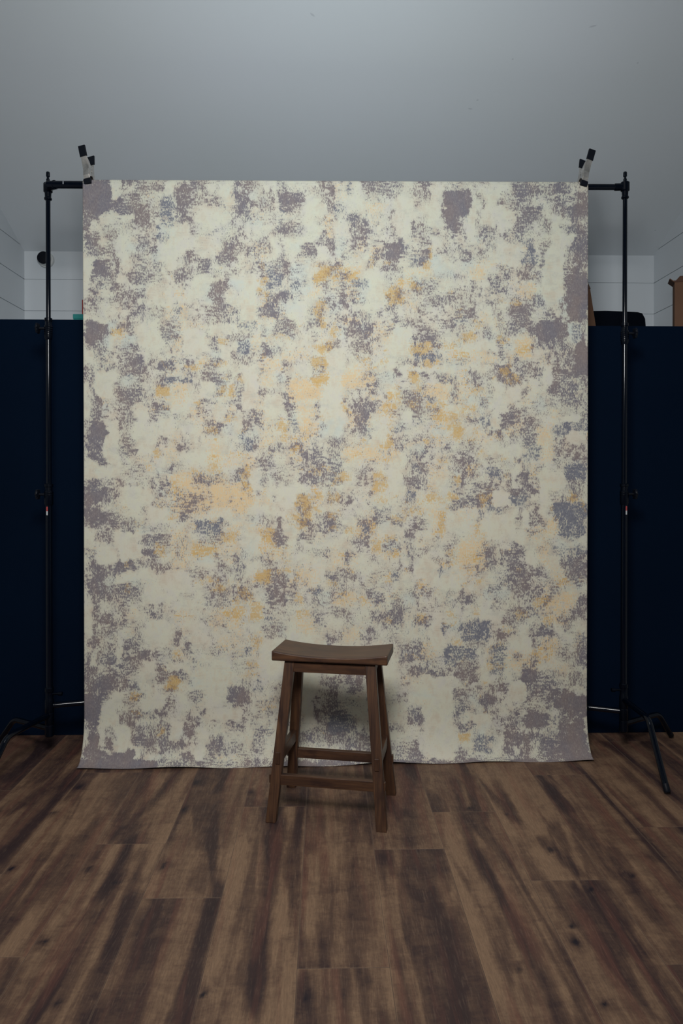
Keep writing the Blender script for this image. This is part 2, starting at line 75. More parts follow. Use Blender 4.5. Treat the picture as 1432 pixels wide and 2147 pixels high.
'G':"16 10 27 15 8 8 18 12 22 7 50 11 61 17 8 50 20 62 26 9 48 26 60 30 6 52 38 62 41 8 6 34 14 39 8 19 64 27 69 9 5 49 9 56 8 45 58 50 66 8 45 67 50 73 7 40 48 46 52 6 31 70 34 75 6 80 49 94 53 7 64 56 80 59 8 61 75 72 80 8 50 80 58 88 8 62 90 76 95 8 14 90 19 96 7 104 30 110 36 8 112 30 117 38 8 125 29 136 37 9 115 50 122 70 8 111 68 117 72 8 119 34 121 40 7 103 20 107 24 7 132 13 139 21 8 56 0 66 2 7 68 32 72 36 6 92 38 104 41 6 62 112 69 119 8 26 106 30 110 7 0 120 10 122 8 82 105 86 110 6 120 98 134 104 6 124 84 132 90 6 94 122 100 130 7 126 46 129 49 7 79 38 83 41 7 32 136 40 142 6 113 124 116 130 6 14 132 24 138 5 0 6 3 8 7",
'P':"38 26 60 36 4 66 30 76 38 4 84 26 92 30 5 104 0 124 16 4 108 48 122 72 5 92 44 110 50 5 102 4 112 60 3 134 86 143 104 5 28 58 50 76 5 38 68 58 80 4 60 88 78 98 4 8 92 34 106 4 92 78 104 84 4 92 118 102 130 6 0 82 12 95 3 110 96 135 106 4 8 128 30 143 5 30 134 60 143 4 64 128 74 140 4 136 104 143 125 4 42 110 62 118 3 95 66 104 78 3",
'W':"56 58 66 68 4 2 0 18 6 4 60 82 74 88 4 42 126 50 134 4 114 104 124 112 4 76 132 88 143 5 48 36 52 46 3",
'C':"64 6 80 30 8 18 54 30 64 7 90 68 106 76 5 56 64 80 74 7 92 96 112 118 7 132 60 143 72 6 28 94 44 104 5 116 106 143 118 4 78 88 86 102 6 30 22 46 34 4"}),
(940,970,300,{
'M':"4 0 10 4 7 5 10 8 18 5 18 4 30 16 5 25 0 30 6 6 12 24 20 28 5 48 8 66 14 4 60 15 67 21 7 44 0 66 6 4 72 0 82 6 5 72 10 82 20 9 88 0 96 8 6 88 14 92 24 6 28 20 48 28 5 14 34 20 42 5 22 34 46 44 5 44 46 56 52 6 63 26 80 40 5 76 26 92 32 6 80 38 93 44 4 70 48 74 66 7 90 48 94 58 7 84 54 94 65 5 64 54 68 60 6 68 62 72 68 5 52 60 56 70 5 98 24 110 30 5 100 42 110 50 6 112 0 122 4 6 116 18 124 26 6 124 18 138 36 5 114 34 128 40 6 96 78 106 84 5 112 92 134 104 6 118 102 138 116 6 134 90 140 120 6 120 116 132 124 4 2 58 8 63 8 9 72 12 79 6 18 66 32 72 3 40 70 48 74 5 32 78 48 82 5 38 81 48 104 8 62 84 68 102 6 58 90 64 98 4 50 94 60 98 4 56 96 72 102 5 60 102 72 108 7 40 104 52 108 5 80 104 96 112 6 86 102 94 108 8 88 112 98 114 6 60 108 80 124 5 48 112 64 122 5 30 104 35 114 5 15 122 18 132 7 14 134 30 142 6 40 122 48 128 7 58 124 72 132 7 70 124 84 132 6 84 122 94 134 4 100 120 112 130 5 96 132 103 138 6 48 134 82 140 3 126 132 140 143 7 2 80 8 98 5 88 84 96 92 4 72 84 80 92 4 80 70 92 75 5 72 88 76 100 4",
'B':"3 20 8 26 4 38 6 48 14 6 40 40 52 50 7 33 50 38 56 5 64 34 78 46 6 118 2 140 18 7 108 40 138 60 8 112 56 138 74 7 104 82 140 92 4 130 100 138 116 4",
'G':"8 14 14 20 8 2 29 12 37 9 40 26 45 29 7 32 34 44 40 7 33 42 38 48 7 0 45 4 49 6 22 2 26 6 6 84 10 90 16 6 122 30 130 38 8 133 38 137 48 6 104 54 111 60 6 94 66 102 70 6 29 62 34 72 6 25 90 34 95 8 20 94 23 98 7 20 104 24 108 6 30 118 35 121 8 18 118 21 124 6 64 107 70 111 8 108 116 120 122 7 82 134 100 143 6 4 84 8 92 6 2 100 10 104 6 130 110 134 124 4 27 72 34 77 5 102 43 108 46 6 52 8 66 14 4",
'P':"20 0 30 16 5 82 0 90 12 5 84 20 92 26 4 10 44 30 60 4 12 78 40 110 5 15 90 40 96 5 94 14 116 26 3 94 56 112 72 5 80 66 98 80 4 92 82 102 102 5 104 104 118 116 5 104 116 124 122 5 94 130 124 143 6 24 60 36 76 5 94 120 104 132 4 34 34 48 44 4 4 110 30 122 3 48 87 58 94 4 24 130 44 132 4",
'W':"36 126 58 134 6 36 84 42 92 4 110 76 130 84 4 124 118 132 128 5 10 4 16 14 4 110 108 118 114 4",
'C':"44 28 62 44 8 66 0 72 26 8 92 8 118 26 6 0 48 30 70 6 36 52 64 76 6 74 50 84 68 8 80 88 88 104 8 66 74 80 84 7 94 26 102 54 7 18 122 28 132 5 104 90 114 110 6 84 32 92 38 6"}),
(170,1270,340,{
'M':"9 0 16 12 6 16 6 28 18 7 9 8 14 34 9 30 0 40 6 5 28 12 34 22 6 36 12 44 16 6 42 14 60 17 5 20 22 34 30 6 36 28 50 38 8 50 20 56 32 5 8 26 14 42 9 22 34 28 40 7 48 38 58 48 8 36 36 40 46 8 14 40 20 52 7 4 42 16 64 6 20 42 38 52 6 38 42 50 60 4 4 62 28 76 7 28 56 34 70 4 34 66 50 76 5 4 76 22 84 8 4 80 18 102 9 38 78 50 86 5 34 92 54 98 5 34 96 46 106 9 20 98 26 106 7 24 108 36 116 5 5 100 16 116 6 4 112 16 134 8 16 116 26 134 9 22 128 50 140 9 38 106 46 114 8 0 134 30 143 9 48 112 56 124 8 50 104 60 112 6 62 104 76 112 6 54 112 70 124 5 66 112 84 130 7 50 124 70 128 5 62 6 72 9 6 52 0 62 4 4 70 20 76 30 7 76 24 86 30 6 82 28 86 36 5 72 38 80 45 5 94 34 100 41 6 64 42 70 46 5 72 44 82 50 4 64 52 80 55 6 68 58 94 66 8 94 60 99 66 7 74 72 84 76 8 96 76 104 84 7 106 76 112 82 8 64 86 76 94 8 70 92 75 98 7 58 94 64 98 7 76 84 84 92 5 108 92 122 95 7 90 100 100 116 6 98 98 106 106 5 110 115 124 126 7 104 106 116 112 3 110 122 126 130 8 108 130 120 136 8 130 72 143 86 8 126 84 143 90 4 126 100 134 108 5 138 100 143 110 4 98 50 112 54 4 134 40 140 58 5 108 38 134 42 4 112 10 124 20 2 88 130 100 136 8 50 136 100 143 8 100 137 143 143 6 130 118 143 130 5 84 118 90 124 6",
'B':"20 42 34 52 4 44 66 50 74 4 8 64 26 74 3 72 46 80 52 4 60 26 56 34 0",
'G':"40 78 50 83 8 75 65 86 74 9 48 92 56 96 7 64 108 72 112 7 84 8 96 10 7 70 20 74 24 5 70 54 76 57 7 84 40 90 50 6 126 2 140 8 7 84 68 90 76 4",
'P':"84 2 96 16 3 45 4 50 10 4 44 20 50 26 4 84 38 92 48 4 84 16 90 28 4 115 8 143 20 4 120 0 143 10 5 120 28 130 40 4 132 16 143 50 3 122 130 143 136 4",
'W':"44 70 50 76 4 98 62 104 70 6 84 108 92 116 3 62 130 70 138 4",
'C':"32 24 36 50 8 60 12 78 36 9 55 46 66 64 8 26 78 34 98 8 18 88 34 108 7 28 108 44 126 7 16 126 28 132 6 44 124 50 138 8 56 78 74 92 7 78 100 90 118 8 102 106 110 136 7 96 14 112 34 7 86 70 110 76 5 76 52 98 58 7 110 60 128 90 6 112 92 140 102 7 54 132 64 137 6 3 0 8 28 8 10 40 16 52 6 17 100 22 124 7 66 120 68 138 6"}),
(500,1270,340,{
'M':"0 74 9 82 9 0 82 8 90 5 4 66 9 70 6 24 16 44 28 5 14 94 20 99 7 11 98 17 105 6 12 108 26 115 6 12 118 18 125 7 12 126 18 132 5 0 126 8 134 5 0 134 12 142 5 24 2 40 8 3 44 8 48 14 4 70 4 76 16 4 86 2 98 10 6 92 8 100 18 5 106 12 110 17 4 114 2 120 12 6 114 4 130 14 4 132 0 143 18 6 78 24 92 33 5 116 18 122 26 4 110 28 120 33 5 132 18 142 22 5 132 28 138 32 4 6 50 10 56 5 20 68 34 74 4 16 84 26 92 4 70 62 78 68 7 80 62 90 74 7 86 62 98 68 6 100 64 110 78 6 76 74 86 90 6 80 84 106 88 5 62 82 78 84 4 68 90 72 104 5 78 92 96 104 6 76 104 100 112 9 96 98 102 108 7 56 110 80 120 5 54 118 72 124 5 80 112 94 122 6 92 118 116 128 5 102 112 116 120 6 132 72 142 76 4 134 78 142 84 5 134 104 143 110 8 10 137 143 143 5",
'B':"13 66 20 74 5 24 8 32 14 4 1 36 8 44 5 78 96 98 112 6 80 66 90 74 3 102 112 112 118 3",
'G':"12 0 22 12 6 0 2 6 8 6 52 4 66 10 7 128 8 134 15 7 10 28 20 38 6 9 48 18 52 7 2 60 9 64 6 0 12 6 16 5 22 88 30 92 5 10 56 16 60 5 12 60 18 64 5 72 112 76 114 6",
'P':"52 10 72 24 4 90 18 110 32 4 10 24 22 66 3 16 80 32 94 3",
'W':"36 18 46 26 3",
'C':"10 66 12 120 6 18 30 36 66 5 56 60 68 108 6"}),
(820,1270,340,{
'M':"0 0 12 6 3 20 10 30 18 4 30 12 36 18 6 0 16 12 22 5 8 32 25 38 6 6 36 18 50 5 20 40 44 50 3 18 56 28 62 8 26 56 44 62 6 48 50 76 56 7 54 56 76 66 7 66 46 72 52 8 74 30 80 38 7 78 14 88 20 6 64 26 72 34 5 104 2 126 10 7 96 10 116 16 6 98 22 114 30 8 90 28 98 36 4 95 60 101 70 5 90 64 101 70 8 88 70 100 75 7 105 42 112 48 8 124 18 130 36 6 124 30 130 36 9 119 32 122 36 7 133 18 143 26 5 122 40 128 52 4 114 56 130 68 8 118 54 130 58 6 105 62 113 66 6 118 68 130 86 5 130 58 143 80 4 134 70 143 90 5 112 84 120 90 3 58 74 66 84 6 60 84 66 98 6 66 72 84 76 5 78 78 90 88 7 80 88 86 96 6 66 90 73 96 5 54 96 62 106 4 18 90 30 104 6 26 96 36 100 5 0 78 16 84 5 0 104 14 110 7 62 104 70 112 8 88 100 96 104 6 105 93 114 97 6 122 96 138 108 9 104 100 122 108 5 86 108 94 114 4 56 128 70 140 7 104 114 126 122 9 98 110 108 120 7 98 116 106 132 6 130 114 143 134 6 110 120 124 136 4 42 108 48 115 5 52 110 56 116 6 0 120 26 134 5 16 130 26 138 6 0 134 12 140 8 26 136 60 142 7 72 132 100 140 6 94 132 140 138 5 126 90 143 96 3",
'B':"45 36 72 50 7 46 18 52 24 6 64 14 88 30 6 88 36 100 60 6 74 114 92 130 7 60 84 66 98 4 8 38 18 48 4 18 90 26 96 4",
'G':"18 8 30 14 6 50 6 60 10 6 48 17 60 21 6 54 30 62 36 6 72 2 80 10 6 84 34 98 39 7 84 44 88 54 5 84 52 100 56 6 112 6 118 12 7 102 18 110 22 6 122 38 130 44 6 128 42 134 54 5 130 36 136 42 4 78 78 82 82 5 60 114 69 122 9 78 90 82 94 6 34 113 39 116 6 42 123 46 126 7 63 68 68 71 6 80 66 86 68 5 134 8 143 18 5 12 42 24 48 4 60 46 65 50 6 33 72 38 76 5",
'P':"24 32 40 50 4 100 38 132 58 4 130 8 143 18 4 10 60 40 70 3 28 84 40 90 4 130 36 143 48 5 118 0 143 8 3",
'W':"52 17 62 24 6 20 76 40 80 4 66 76 76 84 5 76 106 82 120 5",
'C':"36 6 46 36 7 80 4 100 14 7 104 24 124 42 6 84 28 92 34 6 30 62 58 135 7 102 66 118 84 7 64 94 86 104 6 104 122 112 132 5 26 110 56 136 5 100 36 104 70 6 86 88 104 92 5 88 114 98 128 5"}),
(1000,1270,260,{
'M':"73 24 88 34 5 98 12 110 30 5 110 0 126 14 6 116 36 126 64 7 96 44 106 62 5 106 56 126 70 5 84 76 108 80 6 90 84 108 92 4 108 74 124 94 6 90 96 104 114 5 92 104 126 120 9 98 118 110 130 7 108 118 126 187 9 96 130 110 150 7 92 150 108 162 7 98 160 124 180 8 104 170 135 187 9 76 142 92 150 4 70 150 86 166 6 84 160 100 178 5 72 172 90 182 6 60 124 76 142 8 74 126 98 132 6 76 94 90 118 4 40 181 143 187 8",
'B':"112 28 124 40 5 96 104 120 120 4 108 120 120 140 3",
'G':"80 14 88 20 6 116 24 120 36 4 84 44 90 60 5",
'P':"76 0 106 20 5 78 36 96 56 5 88 68 104 76 5 116 36 119 58 5",
'W':"90 96 98 104 4",
'C':"88 20 98 30 5 80 62 90 72 4 88 122 96 128 6 109 133 113 137 9 114 125 117 130 7"}),
]
import bpy, bmesh, math, random
import numpy as np
from mathutils import Vector, Matrix
random.seed(7)
sc = bpy.context.scene
COL = sc.collection
R = math.radians

# ------------------------------------------------------------------ camera
F = 1540.0; PX, PY = 716.0, 1012.0
W, H = 1432.0, 2147.0
CAM = Vector((0.0, 0.0, 1.26))
YAW = -math.atan(36.0 / F); PITCH = R(0.4)
cam_d = bpy.data.cameras.new('camera'); cam = bpy.data.objects.new('camera', cam_d); COL.objects.link(cam)
cam.location = CAM
cam.rotation_euler = (R(90) - PITCH, 0, YAW)
cam_d.sensor_fit = 'AUTO'; cam_d.sensor_width = 36.0
cam_d.lens = F / H * 36.0
cam_d.shift_x = 0.0
cam_d.shift_y = -(H / 2 - PY) / H
cam_d.clip_start = 0.02
sc.camera = cam
MROT = Matrix.Rotation(YAW, 3, 'Z') @ Matrix.Rotation(R(90) - PITCH, 3, 'X')
def ray(u, v): return MROT @ Vector(((u - PX) / F, -(v - PY) / F, -1.0))
def atY(u, v, Y):
    d = ray(u, v); return CAM + d * (Y / d.y)
def atZ(u, v, z):
    d = ray(u, v); return CAM + d * ((z - CAM.z) / d.z)
MI = np.array(MROT.transposed())
def proj(P):
    q = (np.asarray(P, dtype=float) - np.array(CAM)) @ MI.T
    return PX + F * q[..., 0] / -q[..., 2], PY - F * q[..., 1] / -q[..., 2]

# ------------------------------------------------------------------ materials
def newmat(name):
    m = bpy.data.materials.new(name); m.use_nodes = True
    nt = m.node_tree; b = nt.nodes['Principled BSDF']
    return m, nt, b
def simple(name, col, rough=0.5, metal=0.0, spec=0.5, bump=None, coat=0.0, var=0.0, vscale=8.0):
    m, nt, b = newmat(name)
    b.inputs['Base Color'].default_value = (*col, 1); b.inputs['Roughness'].default_value = rough
    b.inputs['Metallic'].default_value = metal; b.inputs['Specular IOR Level'].default_value = spec
    if coat: b.inputs['Coat Weight'].default_value = coat
    tc = nt.nodes.new('ShaderNodeTexCoord')
    if var:
        n = nt.nodes.new('ShaderNodeTexNoise'); n.inputs['Scale'].default_value = vscale; n.inputs['Detail'].default_value = 4
        nt.links.new(tc.outputs['Object'], n.inputs['Vector'])
        mr = nt.nodes.new('ShaderNodeMapRange'); mr.inputs[1].default_value = .3; mr.inputs[2].default_value = .7
        mr.inputs[3].default_value = 1 - var; mr.inputs[4].default_value = 1 + var
        nt.links.new(n.outputs[0], mr.inputs[0])
        mx = nt.nodes.new('ShaderNodeVectorMath'); mx.operation = 'SCALE'; mx.inputs[0].default_value = col
        nt.links.new(mr.outputs[0], mx.inputs['Scale']); nt.links.new(mx.outputs[0], b.inputs['Base Color'])
    if bump:
        n = nt.nodes.new('ShaderNodeTexNoise'); n.inputs['Scale'].default_value = bump[0]; n.inputs['Detail'].default_value = 3
        nt.links.new(tc.outputs['Object'], n.inputs['Vector'])
        bp = nt.nodes.new('ShaderNodeBump'); bp.inputs['Strength'].default_value = bump[1]; bp.inputs['Distance'].default_value = bump[2]
        nt.links.new(n.outputs[0], bp.inputs['Height']); nt.links.new(bp.outputs[0], b.inputs['Normal'])
    return m

class NB:
    """small node builder"""
    def __init__(s, nt): s.nt = nt
    def n(s, t, **kw):
        x = s.nt.nodes.new(t)
        for k, v in kw.items(): setattr(x, k, v)
        return x
    def put(s, sock, v):
        if isinstance(v, bpy.types.NodeSocket): s.nt.links.new(v, sock)
        else: sock.default_value = v
    def m(s, op, a, b=0.0, c=0.0, clamp=False):
        x = s.n('ShaderNodeMath', operation=op); x.use_clamp = clamp
        s.put(x.inputs[0], a); s.put(x.inputs[1], b); s.put(x.inputs[2], c); return x.outputs[0]
    def mix(s, f, a, b, blend='MIX'):
        x = s.n('ShaderNodeMix', data_type='RGBA', blend_type=blend); x.clamp_factor = True
        s.put(x.inputs[0], f)
        for k, v in ((6, a), (7, b)):
            s.put(x.inputs[k], (*v, 1) if isinstance(v, tuple) and len(v) == 3 else v)
        return x.outputs[2]
    def rng(s, v, a, b, c=0.0, d=1.0, smooth=False):
        x = s.n('ShaderNodeMapRange'); x.clamp = True
        if smooth: x.interpolation_type = 'SMOOTHSTEP'
        s.put(x.inputs[0], v)
        for i, k in enumerate((a, b, c, d)): s.put(x.inputs[i + 1], k)
        return x.outputs[0]
    def vmul(s, v, k):
        x = s.n('ShaderNodeVectorMath', operation='MULTIPLY'); s.put(x.inputs[0], v); s.put(x.inputs[1], k); return x.outputs[0]
    def vadd(s, v, k):
        x = s.n('ShaderNodeVectorMath', operation='ADD'); s.put(x.inputs[0], v); s.put(x.inputs[1], k); return x.outputs[0]
    def noise(s, v, scale=1.0, detail=3.0, rough=0.5, dist=0.0, out=0):
        x = s.n('ShaderNodeTexNoise'); s.put(x.inputs['Vector'], v)
        x.inputs['Scale'].default_value = scale; x.inputs['Detail'].default_value = detail
        x.inputs['Roughness'].default_value = rough; x.inputs['Distortion'].default_value = dist
        return x.outputs[out]
    def sep(s, v):
        x = s.n('ShaderNodeSeparateXYZ'); s.put(x.inputs[0], v); return x.outputs
    def comb(s, a, b, c=0.0):
        x = s.n('ShaderNodeCombineXYZ'); s.put(x.inputs[0], a); s.put(x.inputs[1], b); s.put(x.inputs[2], c); return x.outputs[0]

# --- painted canvas
def mat_canvas():
    m, nt, b = newmat('painted_canvas'); N = NB(nt)
    uv = N.n('ShaderNodeUVMap'); uv.uv_map = 'sheet'
    p = uv.outputs[0]
    a1 = N.n('ShaderNodeAttribute'); a1.attribute_name = 'paint_a'
    a2 = N.n('ShaderNodeAttribute'); a2.attribute_name = 'paint_b'
    s1 = N.n('ShaderNodeSeparateColor'); nt.links.new(a1.outputs['Color'], s1.inputs[0])
    s2 = N.n('ShaderNodeSeparateColor'); nt.links.new(a2.outputs['Color'], s2.inputs[0])
    M_, B_, G_ = s1.outputs; P_, W_, C_ = s2.outputs
    wv = N.noise(N.vmul(p, (5, 5, 1)), 1, 2, .5, out=1)
    pw = N.vadd(p, N.vmul(wv, (.05, .05, 0)))
    fl = N.noise(N.vmul(pw, (54, 20, 1)), 1, 2, .55)         # upright dry-brush flecks
    fl2 = N.noise(N.vadd(N.vmul(pw, (40, 17, 1)), (31, 17, 0)), 1, 2, .6)
    mk = N.rng(N.noise(N.vmul(p, (2.3, 2.3, 1)), 1, 2, .5), .42, .58)
    ho = N.noise(N.vmul(p, (5, 34, 1)), 1, 2, .6)              # sideways drag lines
    mv = N.noise(N.vmul(pw, (22, 6, 1)), 1, 4, .62)           # upright pulls of the roller
    mh = N.noise(N.vadd(N.vmul(pw, (6, 24, 1)), (9, 5, 0)), 1, 4, .62)   # sideways pulls
    vh = N.rng(N.noise(N.vmul(p, (1.7, 1.7, 1)), 1, 3, .6), .44, .56)
    md = N.m('ADD', N.m('MULTIPLY', mv, vh), N.m('MULTIPLY', mh, N.m('SUBTRACT', 1.0, vh)))
    md2 = N.noise(N.vadd(N.vmul(p, (9, 7, 1)), (7, 3, 0)), 1, 4, .65)
    lo = N.noise(N.vmul(p, (1.6, 1.1, 1)), 1, 3, .6)
    lo2 = N.noise(N.vadd(N.vmul(p, (1.9, .9, 1)), (20, 9, 0)), 1, 3, .6)
    flk = N.m('ADD', N.m('MULTIPLY', fl, .46), N.m('ADD', N.m('MULTIPLY', md, .40), N.m('MULTIPLY', ho, .14)))
    flk = N.rng(flk, .375, .615)
    gk = N.rng(N.m('ADD', N.m('MULTIPLY', fl2, .52), N.m('ADD', N.m('MULTIPLY', md2, .30), N.m('MULTIPLY', ho, .18))), .38, .62)
    # background flecks so no area is empty
    amb = N.m('ADD', .05, N.m('MULTIPLY', N.m('MULTIPLY', N.rng(lo, .40, .60), N.rng(md2, .38, .60)), .46))
    cov = N.m('MAXIMUM', M_, B_)
    D = N.m('ADD', N.m('MULTIPLY', cov, 1.0), N.m('MULTIPLY', amb, N.m('SUBTRACT', 1.0, N.m('MULTIPLY', C_, .9))))
    ink = N.m('MULTIPLY', N.m('MULTIPLY_ADD', N.m('SUBTRACT', D, flk), 5.5, .30, clamp=True), N.rng(D, .03, .12))
    haze = N.m('MULTIPLY', N.m('MULTIPLY', N.rng(D, .12, .75), N.rng(ho, .40, .60, .25, 1)), .55)
    # base cream with drifting tint
    cream = N.mix(N.rng(lo, .35, .65), (.620, .615, .490), (.625, .590, .490))
    cream = N.mix(N.rng(lo2, .45, .7, 0, .6), cream, (.590, .630, .540))
    blk = N.noise(N.vmul(p, (3.4, 2.2, 1)), 1, 4, .7)
    blk2 = N.noise(N.vadd(N.vmul(p, (2.6, 4.2, 1)), (5, 41, 0)), 1, 4, .7)
    cream = N.mix(N.m('MULTIPLY', N.rng(blk, .50, .66), N.rng(ho, .35, .62, .35, .85)), cream, (.560, .480, .375))
    cream = N.mix(N.m('MULTIPLY', N.rng(blk2, .52, .68), N.rng(fl2, .35, .62, .3, .8)), cream, (.500, .500, .430))
    cream = N.mix(N.rng(blk, .48, .34, 0, .55), cream, (.580, .560, .520))
    wf = N.m('MULTIPLY', W_, N.rng(md2, .3, .6, .45, 1))
    c = N.mix(N.m('MULTIPLY', wf, 1.0, clamp=True), cream, (.520, .605, .575))
    amp = N.m('MULTIPLY', N.rng(lo2, .50, .68), N.m('MULTIPLY', N.rng(md, .42, .62), .28))
    wvk = N.rng(N.m('ADD', N.m('MULTIPLY', ho, .5), N.m('MULTIPLY', fl2, .5)), .38, .62)
    pf = N.m('MULTIPLY_ADD', N.m('SUBTRACT', P_, N.m('ADD', N.m('MULTIPLY', gk, .70), N.m('MULTIPLY', wvk, .34))), 1.8, .28, clamp=True)
    pf = N.m('MULTIPLY', pf, N.rng(P_, .05, .3))
    c = N.mix(N.m('MAXIMUM', pf, amp), c, (.680, .520, .310))
    mauve = N.mix(N.rng(lo2, .38, .62), (.235, .190, .188), (.180, .168, .200))
    mauve = N.mix(N.rng(N.m('DIVIDE', B_, N.m('ADD', cov, .02)), .3, .9), mauve, (.165, .178, .225))
    mauve = N.mix(N.rng(md2, .35, .7, 0, .35), mauve, (.130, .110, .125))
    gold_f = N.m('MULTIPLY_ADD', N.m('SUBTRACT', G_, gk), 2.6, .34, clamp=True)
    gold_f = N.m('MULTIPLY', gold_f, N.rng(G_, .05, .25))
    gold = N.mix(N.rng(md, .35, .65), (.600, .370, .105), (.500, .335, .115))
    c = N.mix(N.m('MULTIPLY', gold_f, .45), c, (.650, .450, .200))
    c = N.mix(haze, c, (.330, .290, .285))
    c = N.mix(N.m('MULTIPLY', N.m('MULTIPLY', ink, N.rng(D, .08, .60, .55, 1.0)), N.rng(fl2, .35, .6, .82, .98)), c, mauve)
    over = N.m('MULTIPLY', gold_f, N.rng(fl2, .4, .6, .35, .95))
    c = N.mix(over, c, gold)
    nt.links.new(c, b.inputs['Base Color'])
    b.inputs['Roughness'].default_value = .78; b.inputs['Specular IOR Level'].default_value = .25
    h = N.m('ADD', N.m('MULTIPLY', ink, -.35), N.m('MULTIPLY', fl, .5))
    bp = N.n('ShaderNodeBump'); bp.inputs['Strength'].default_value = .35; bp.inputs['Distance'].default_value = .0015
    nt.links.new(h, bp.inputs['Height']); nt.links.new(bp.outputs[0], b.inputs['Normal'])
    return m

# --- floor planks
def mat_floor():
    m, nt, b = newmat('plank_floor'); N = NB(nt)
    uv = N.n('ShaderNodeUVMap'); uv.uv_map = 'plank'          # whole numbers are the seams
    u, v, _ = N.sep(uv.outputs[0])
    at = N.n('ShaderNodeAttribute'); at.attribute_name = 'grain_a'
    s1 = N.n('ShaderNodeSeparateColor'); nt.links.new(at.outputs['Color'], s1.inputs[0])
    dark, knot, lite = s1.outputs
    geo = N.n('ShaderNodeTexCoord'); pos = geo.outputs['Object']
    wn = N.n('ShaderNodeTexWhiteNoise', noise_dimensions='2D')
    nt.links.new(N.comb(N.m('FLOOR', u), N.m('FLOOR', v)), wn.inputs[0])
    rid = wn.outputs[0]; ridc = wn.outputs[1]
    off = N.vmul(ridc, (17.0, 23.0, 5.0))
    q = N.vadd(pos, off)
    bands = N.noise(N.vmul(q, (8.5, 1.1, 1)), 1, 3, .5, .9)
    bands2 = N.noise(N.vadd(N.vmul(q, (26, 1.7, 1)), (3, 9, 0)), 1, 3, .55, .25)
    fine = N.noise(N.vmul(q, (230, 20, 1)), 1, 4, .65)
    pores = N.noise(N.vmul(q, (420, 60, 1)), 1, 2, .6)
    cross = N.noise(N.vmul(q, (9, 14, 1)), 1, 5, .65, .6)
    mott = N.noise(N.vmul(q, (60, 90, 1)), 1, 3, .6, .5)
    d = N.m('ADD', N.m('MULTIPLY', N.rng(bands, .45, .60, smooth=True), .36), N.m('MULTIPLY', N.rng(bands2, .38, .64), .22))
    d = N.m('ADD', d, N.m('MULTIPLY', N.rng(cross, .40, .68), .19))
    d = N.m('ADD', d, N.m('MULTIPLY', N.m('SUBTRACT', mott, .5), .32))
    d = N.m('ADD', d, N.m('MULTIPLY', N.m('SUBTRACT', rid, .5), .20))
    d = N.m('ADD', d, N.m('MULTIPLY', dark, .50))
    d = N.m('SUBTRACT', d, N.m('MULTIPLY', lite, .45), clamp=True)
    cr = N.n('ShaderNodeValToRGB'); e = cr.color_ramp.elements
    e[0].position = 0.0; e[0].color = (.240, .150, .092, 1)
    e[1].position = 1.0; e[1].color = (.020, .012, .016, 1)
    x = e.new(.30); x.color = (.124, .073, .049, 1)
    x = e.new(.62); x.color = (.045, .026, .025, 1)
    nt.links.new(d, cr.inputs[0]); c = cr.outputs[0]
    c = N.mix(N.rng(bands2, .52, .7, 0, .4), c, (.20, .080, .055))
    c = N.mix(N.rng(fine, .38, .68, 0, .28), c, (.060, .036, .032))
    c = N.mix(N.rng(fine, .30, .46, .14, 0), c, (.36, .25, .175))
    c = N.mix(N.rng(pores, .55, .72, 0, .32), c, (.040, .026, .024))
    kn = N.m('MULTIPLY', knot, N.rng(N.noise(N.vmul(pos, (70, 26, 1)), 1, 3, .6, 1.0), .30, .52, .45, 1.5))
    c = N.mix(N.m('MULTIPLY', kn, .95, clamp=True), c, (.012, .009, .016))
    fu = N.m('FRACT', u); fv = N.m('FRACT', v)
    du = N.m('MULTIPLY', N.m('MINIMUM', fu, N.m('SUBTRACT', 1.0, fu)), .238)
    dv = N.m('MULTIPLY', N.m('MINIMUM', fv, N.m('SUBTRACT', 1.0, fv)), 1.21)
    ds = N.m('MINIMUM', du, dv)
    edge = N.rng(ds, .0012, .0034, 1, 0)
    gap = N.rng(ds, .0002, .0011, 1, 0)
    c = N.mix(N.m('MULTIPLY', edge, .26), c, (.30, .20, .135))  # bevel highlight painted into the colour as a pale line along the seams
    c = N.mix(N.m('MULTIPLY', gap, .75), c, (.05, .035, .03))
    nt.links.new(c, b.inputs['Base Color'])
    nt.links.new(N.rng(fine, .3, .7, .45, .6), b.inputs['Roughness'])
    b.inputs['Specular IOR Level'].default_value = .28
    h = N.m('SUBTRACT', N.m('MULTIPLY', fine, .35), N.m('MULTIPLY', gap, 2.0))
    bp = N.n('ShaderNodeBump'); bp.inputs['Strength'].default_value = .4; bp.inputs['Distance'].default_value = .0012
    nt.links.new(h, bp.inputs['Height']); nt.links.new(bp.outputs[0], b.inputs['Normal'])
    return m

def mat_wood():
    m, nt, b = newmat('stool_wood'); N = NB(nt)
    uv = N.n('ShaderNodeUVMap'); uv.uv_map = 'grain'
    p = uv.outputs[0]
    w = N.noise(N.vmul(p, (3.2, 60, 1)), 1, 4, .6, .5)
    f = N.noise(N.vmul(p, (14, 420, 1)), 1, 2, .6)
    blot = N.noise(N.vmul(p, (9, 16, 1)), 1, 3, .6)
    c = N.mix(N.rng(w, .3, .7), (.112, .053, .025), (.030, .014, .010))
    c = N.mix(N.rng(f, .45, .7, 0, .45), c, (.018, .009, .009))
    c = N.mix(N.rng(blot, .54, .72, 0, .7), c, (.016, .008, .009))
    nt.links.new(c, b.inputs['Base Color'])
    b.inputs['Roughness'].default_value = .42; b.inputs['Specular IOR Level'].default_value = .42
    bp = N.n('ShaderNodeBump'); bp.inputs['Strength'].default_value = .25; bp.inputs['Distance'].default_value = .001
    nt.links.new(f, bp.inputs['Height']); nt.links.new(bp.outputs[0], b.inputs['Normal'])
    return m

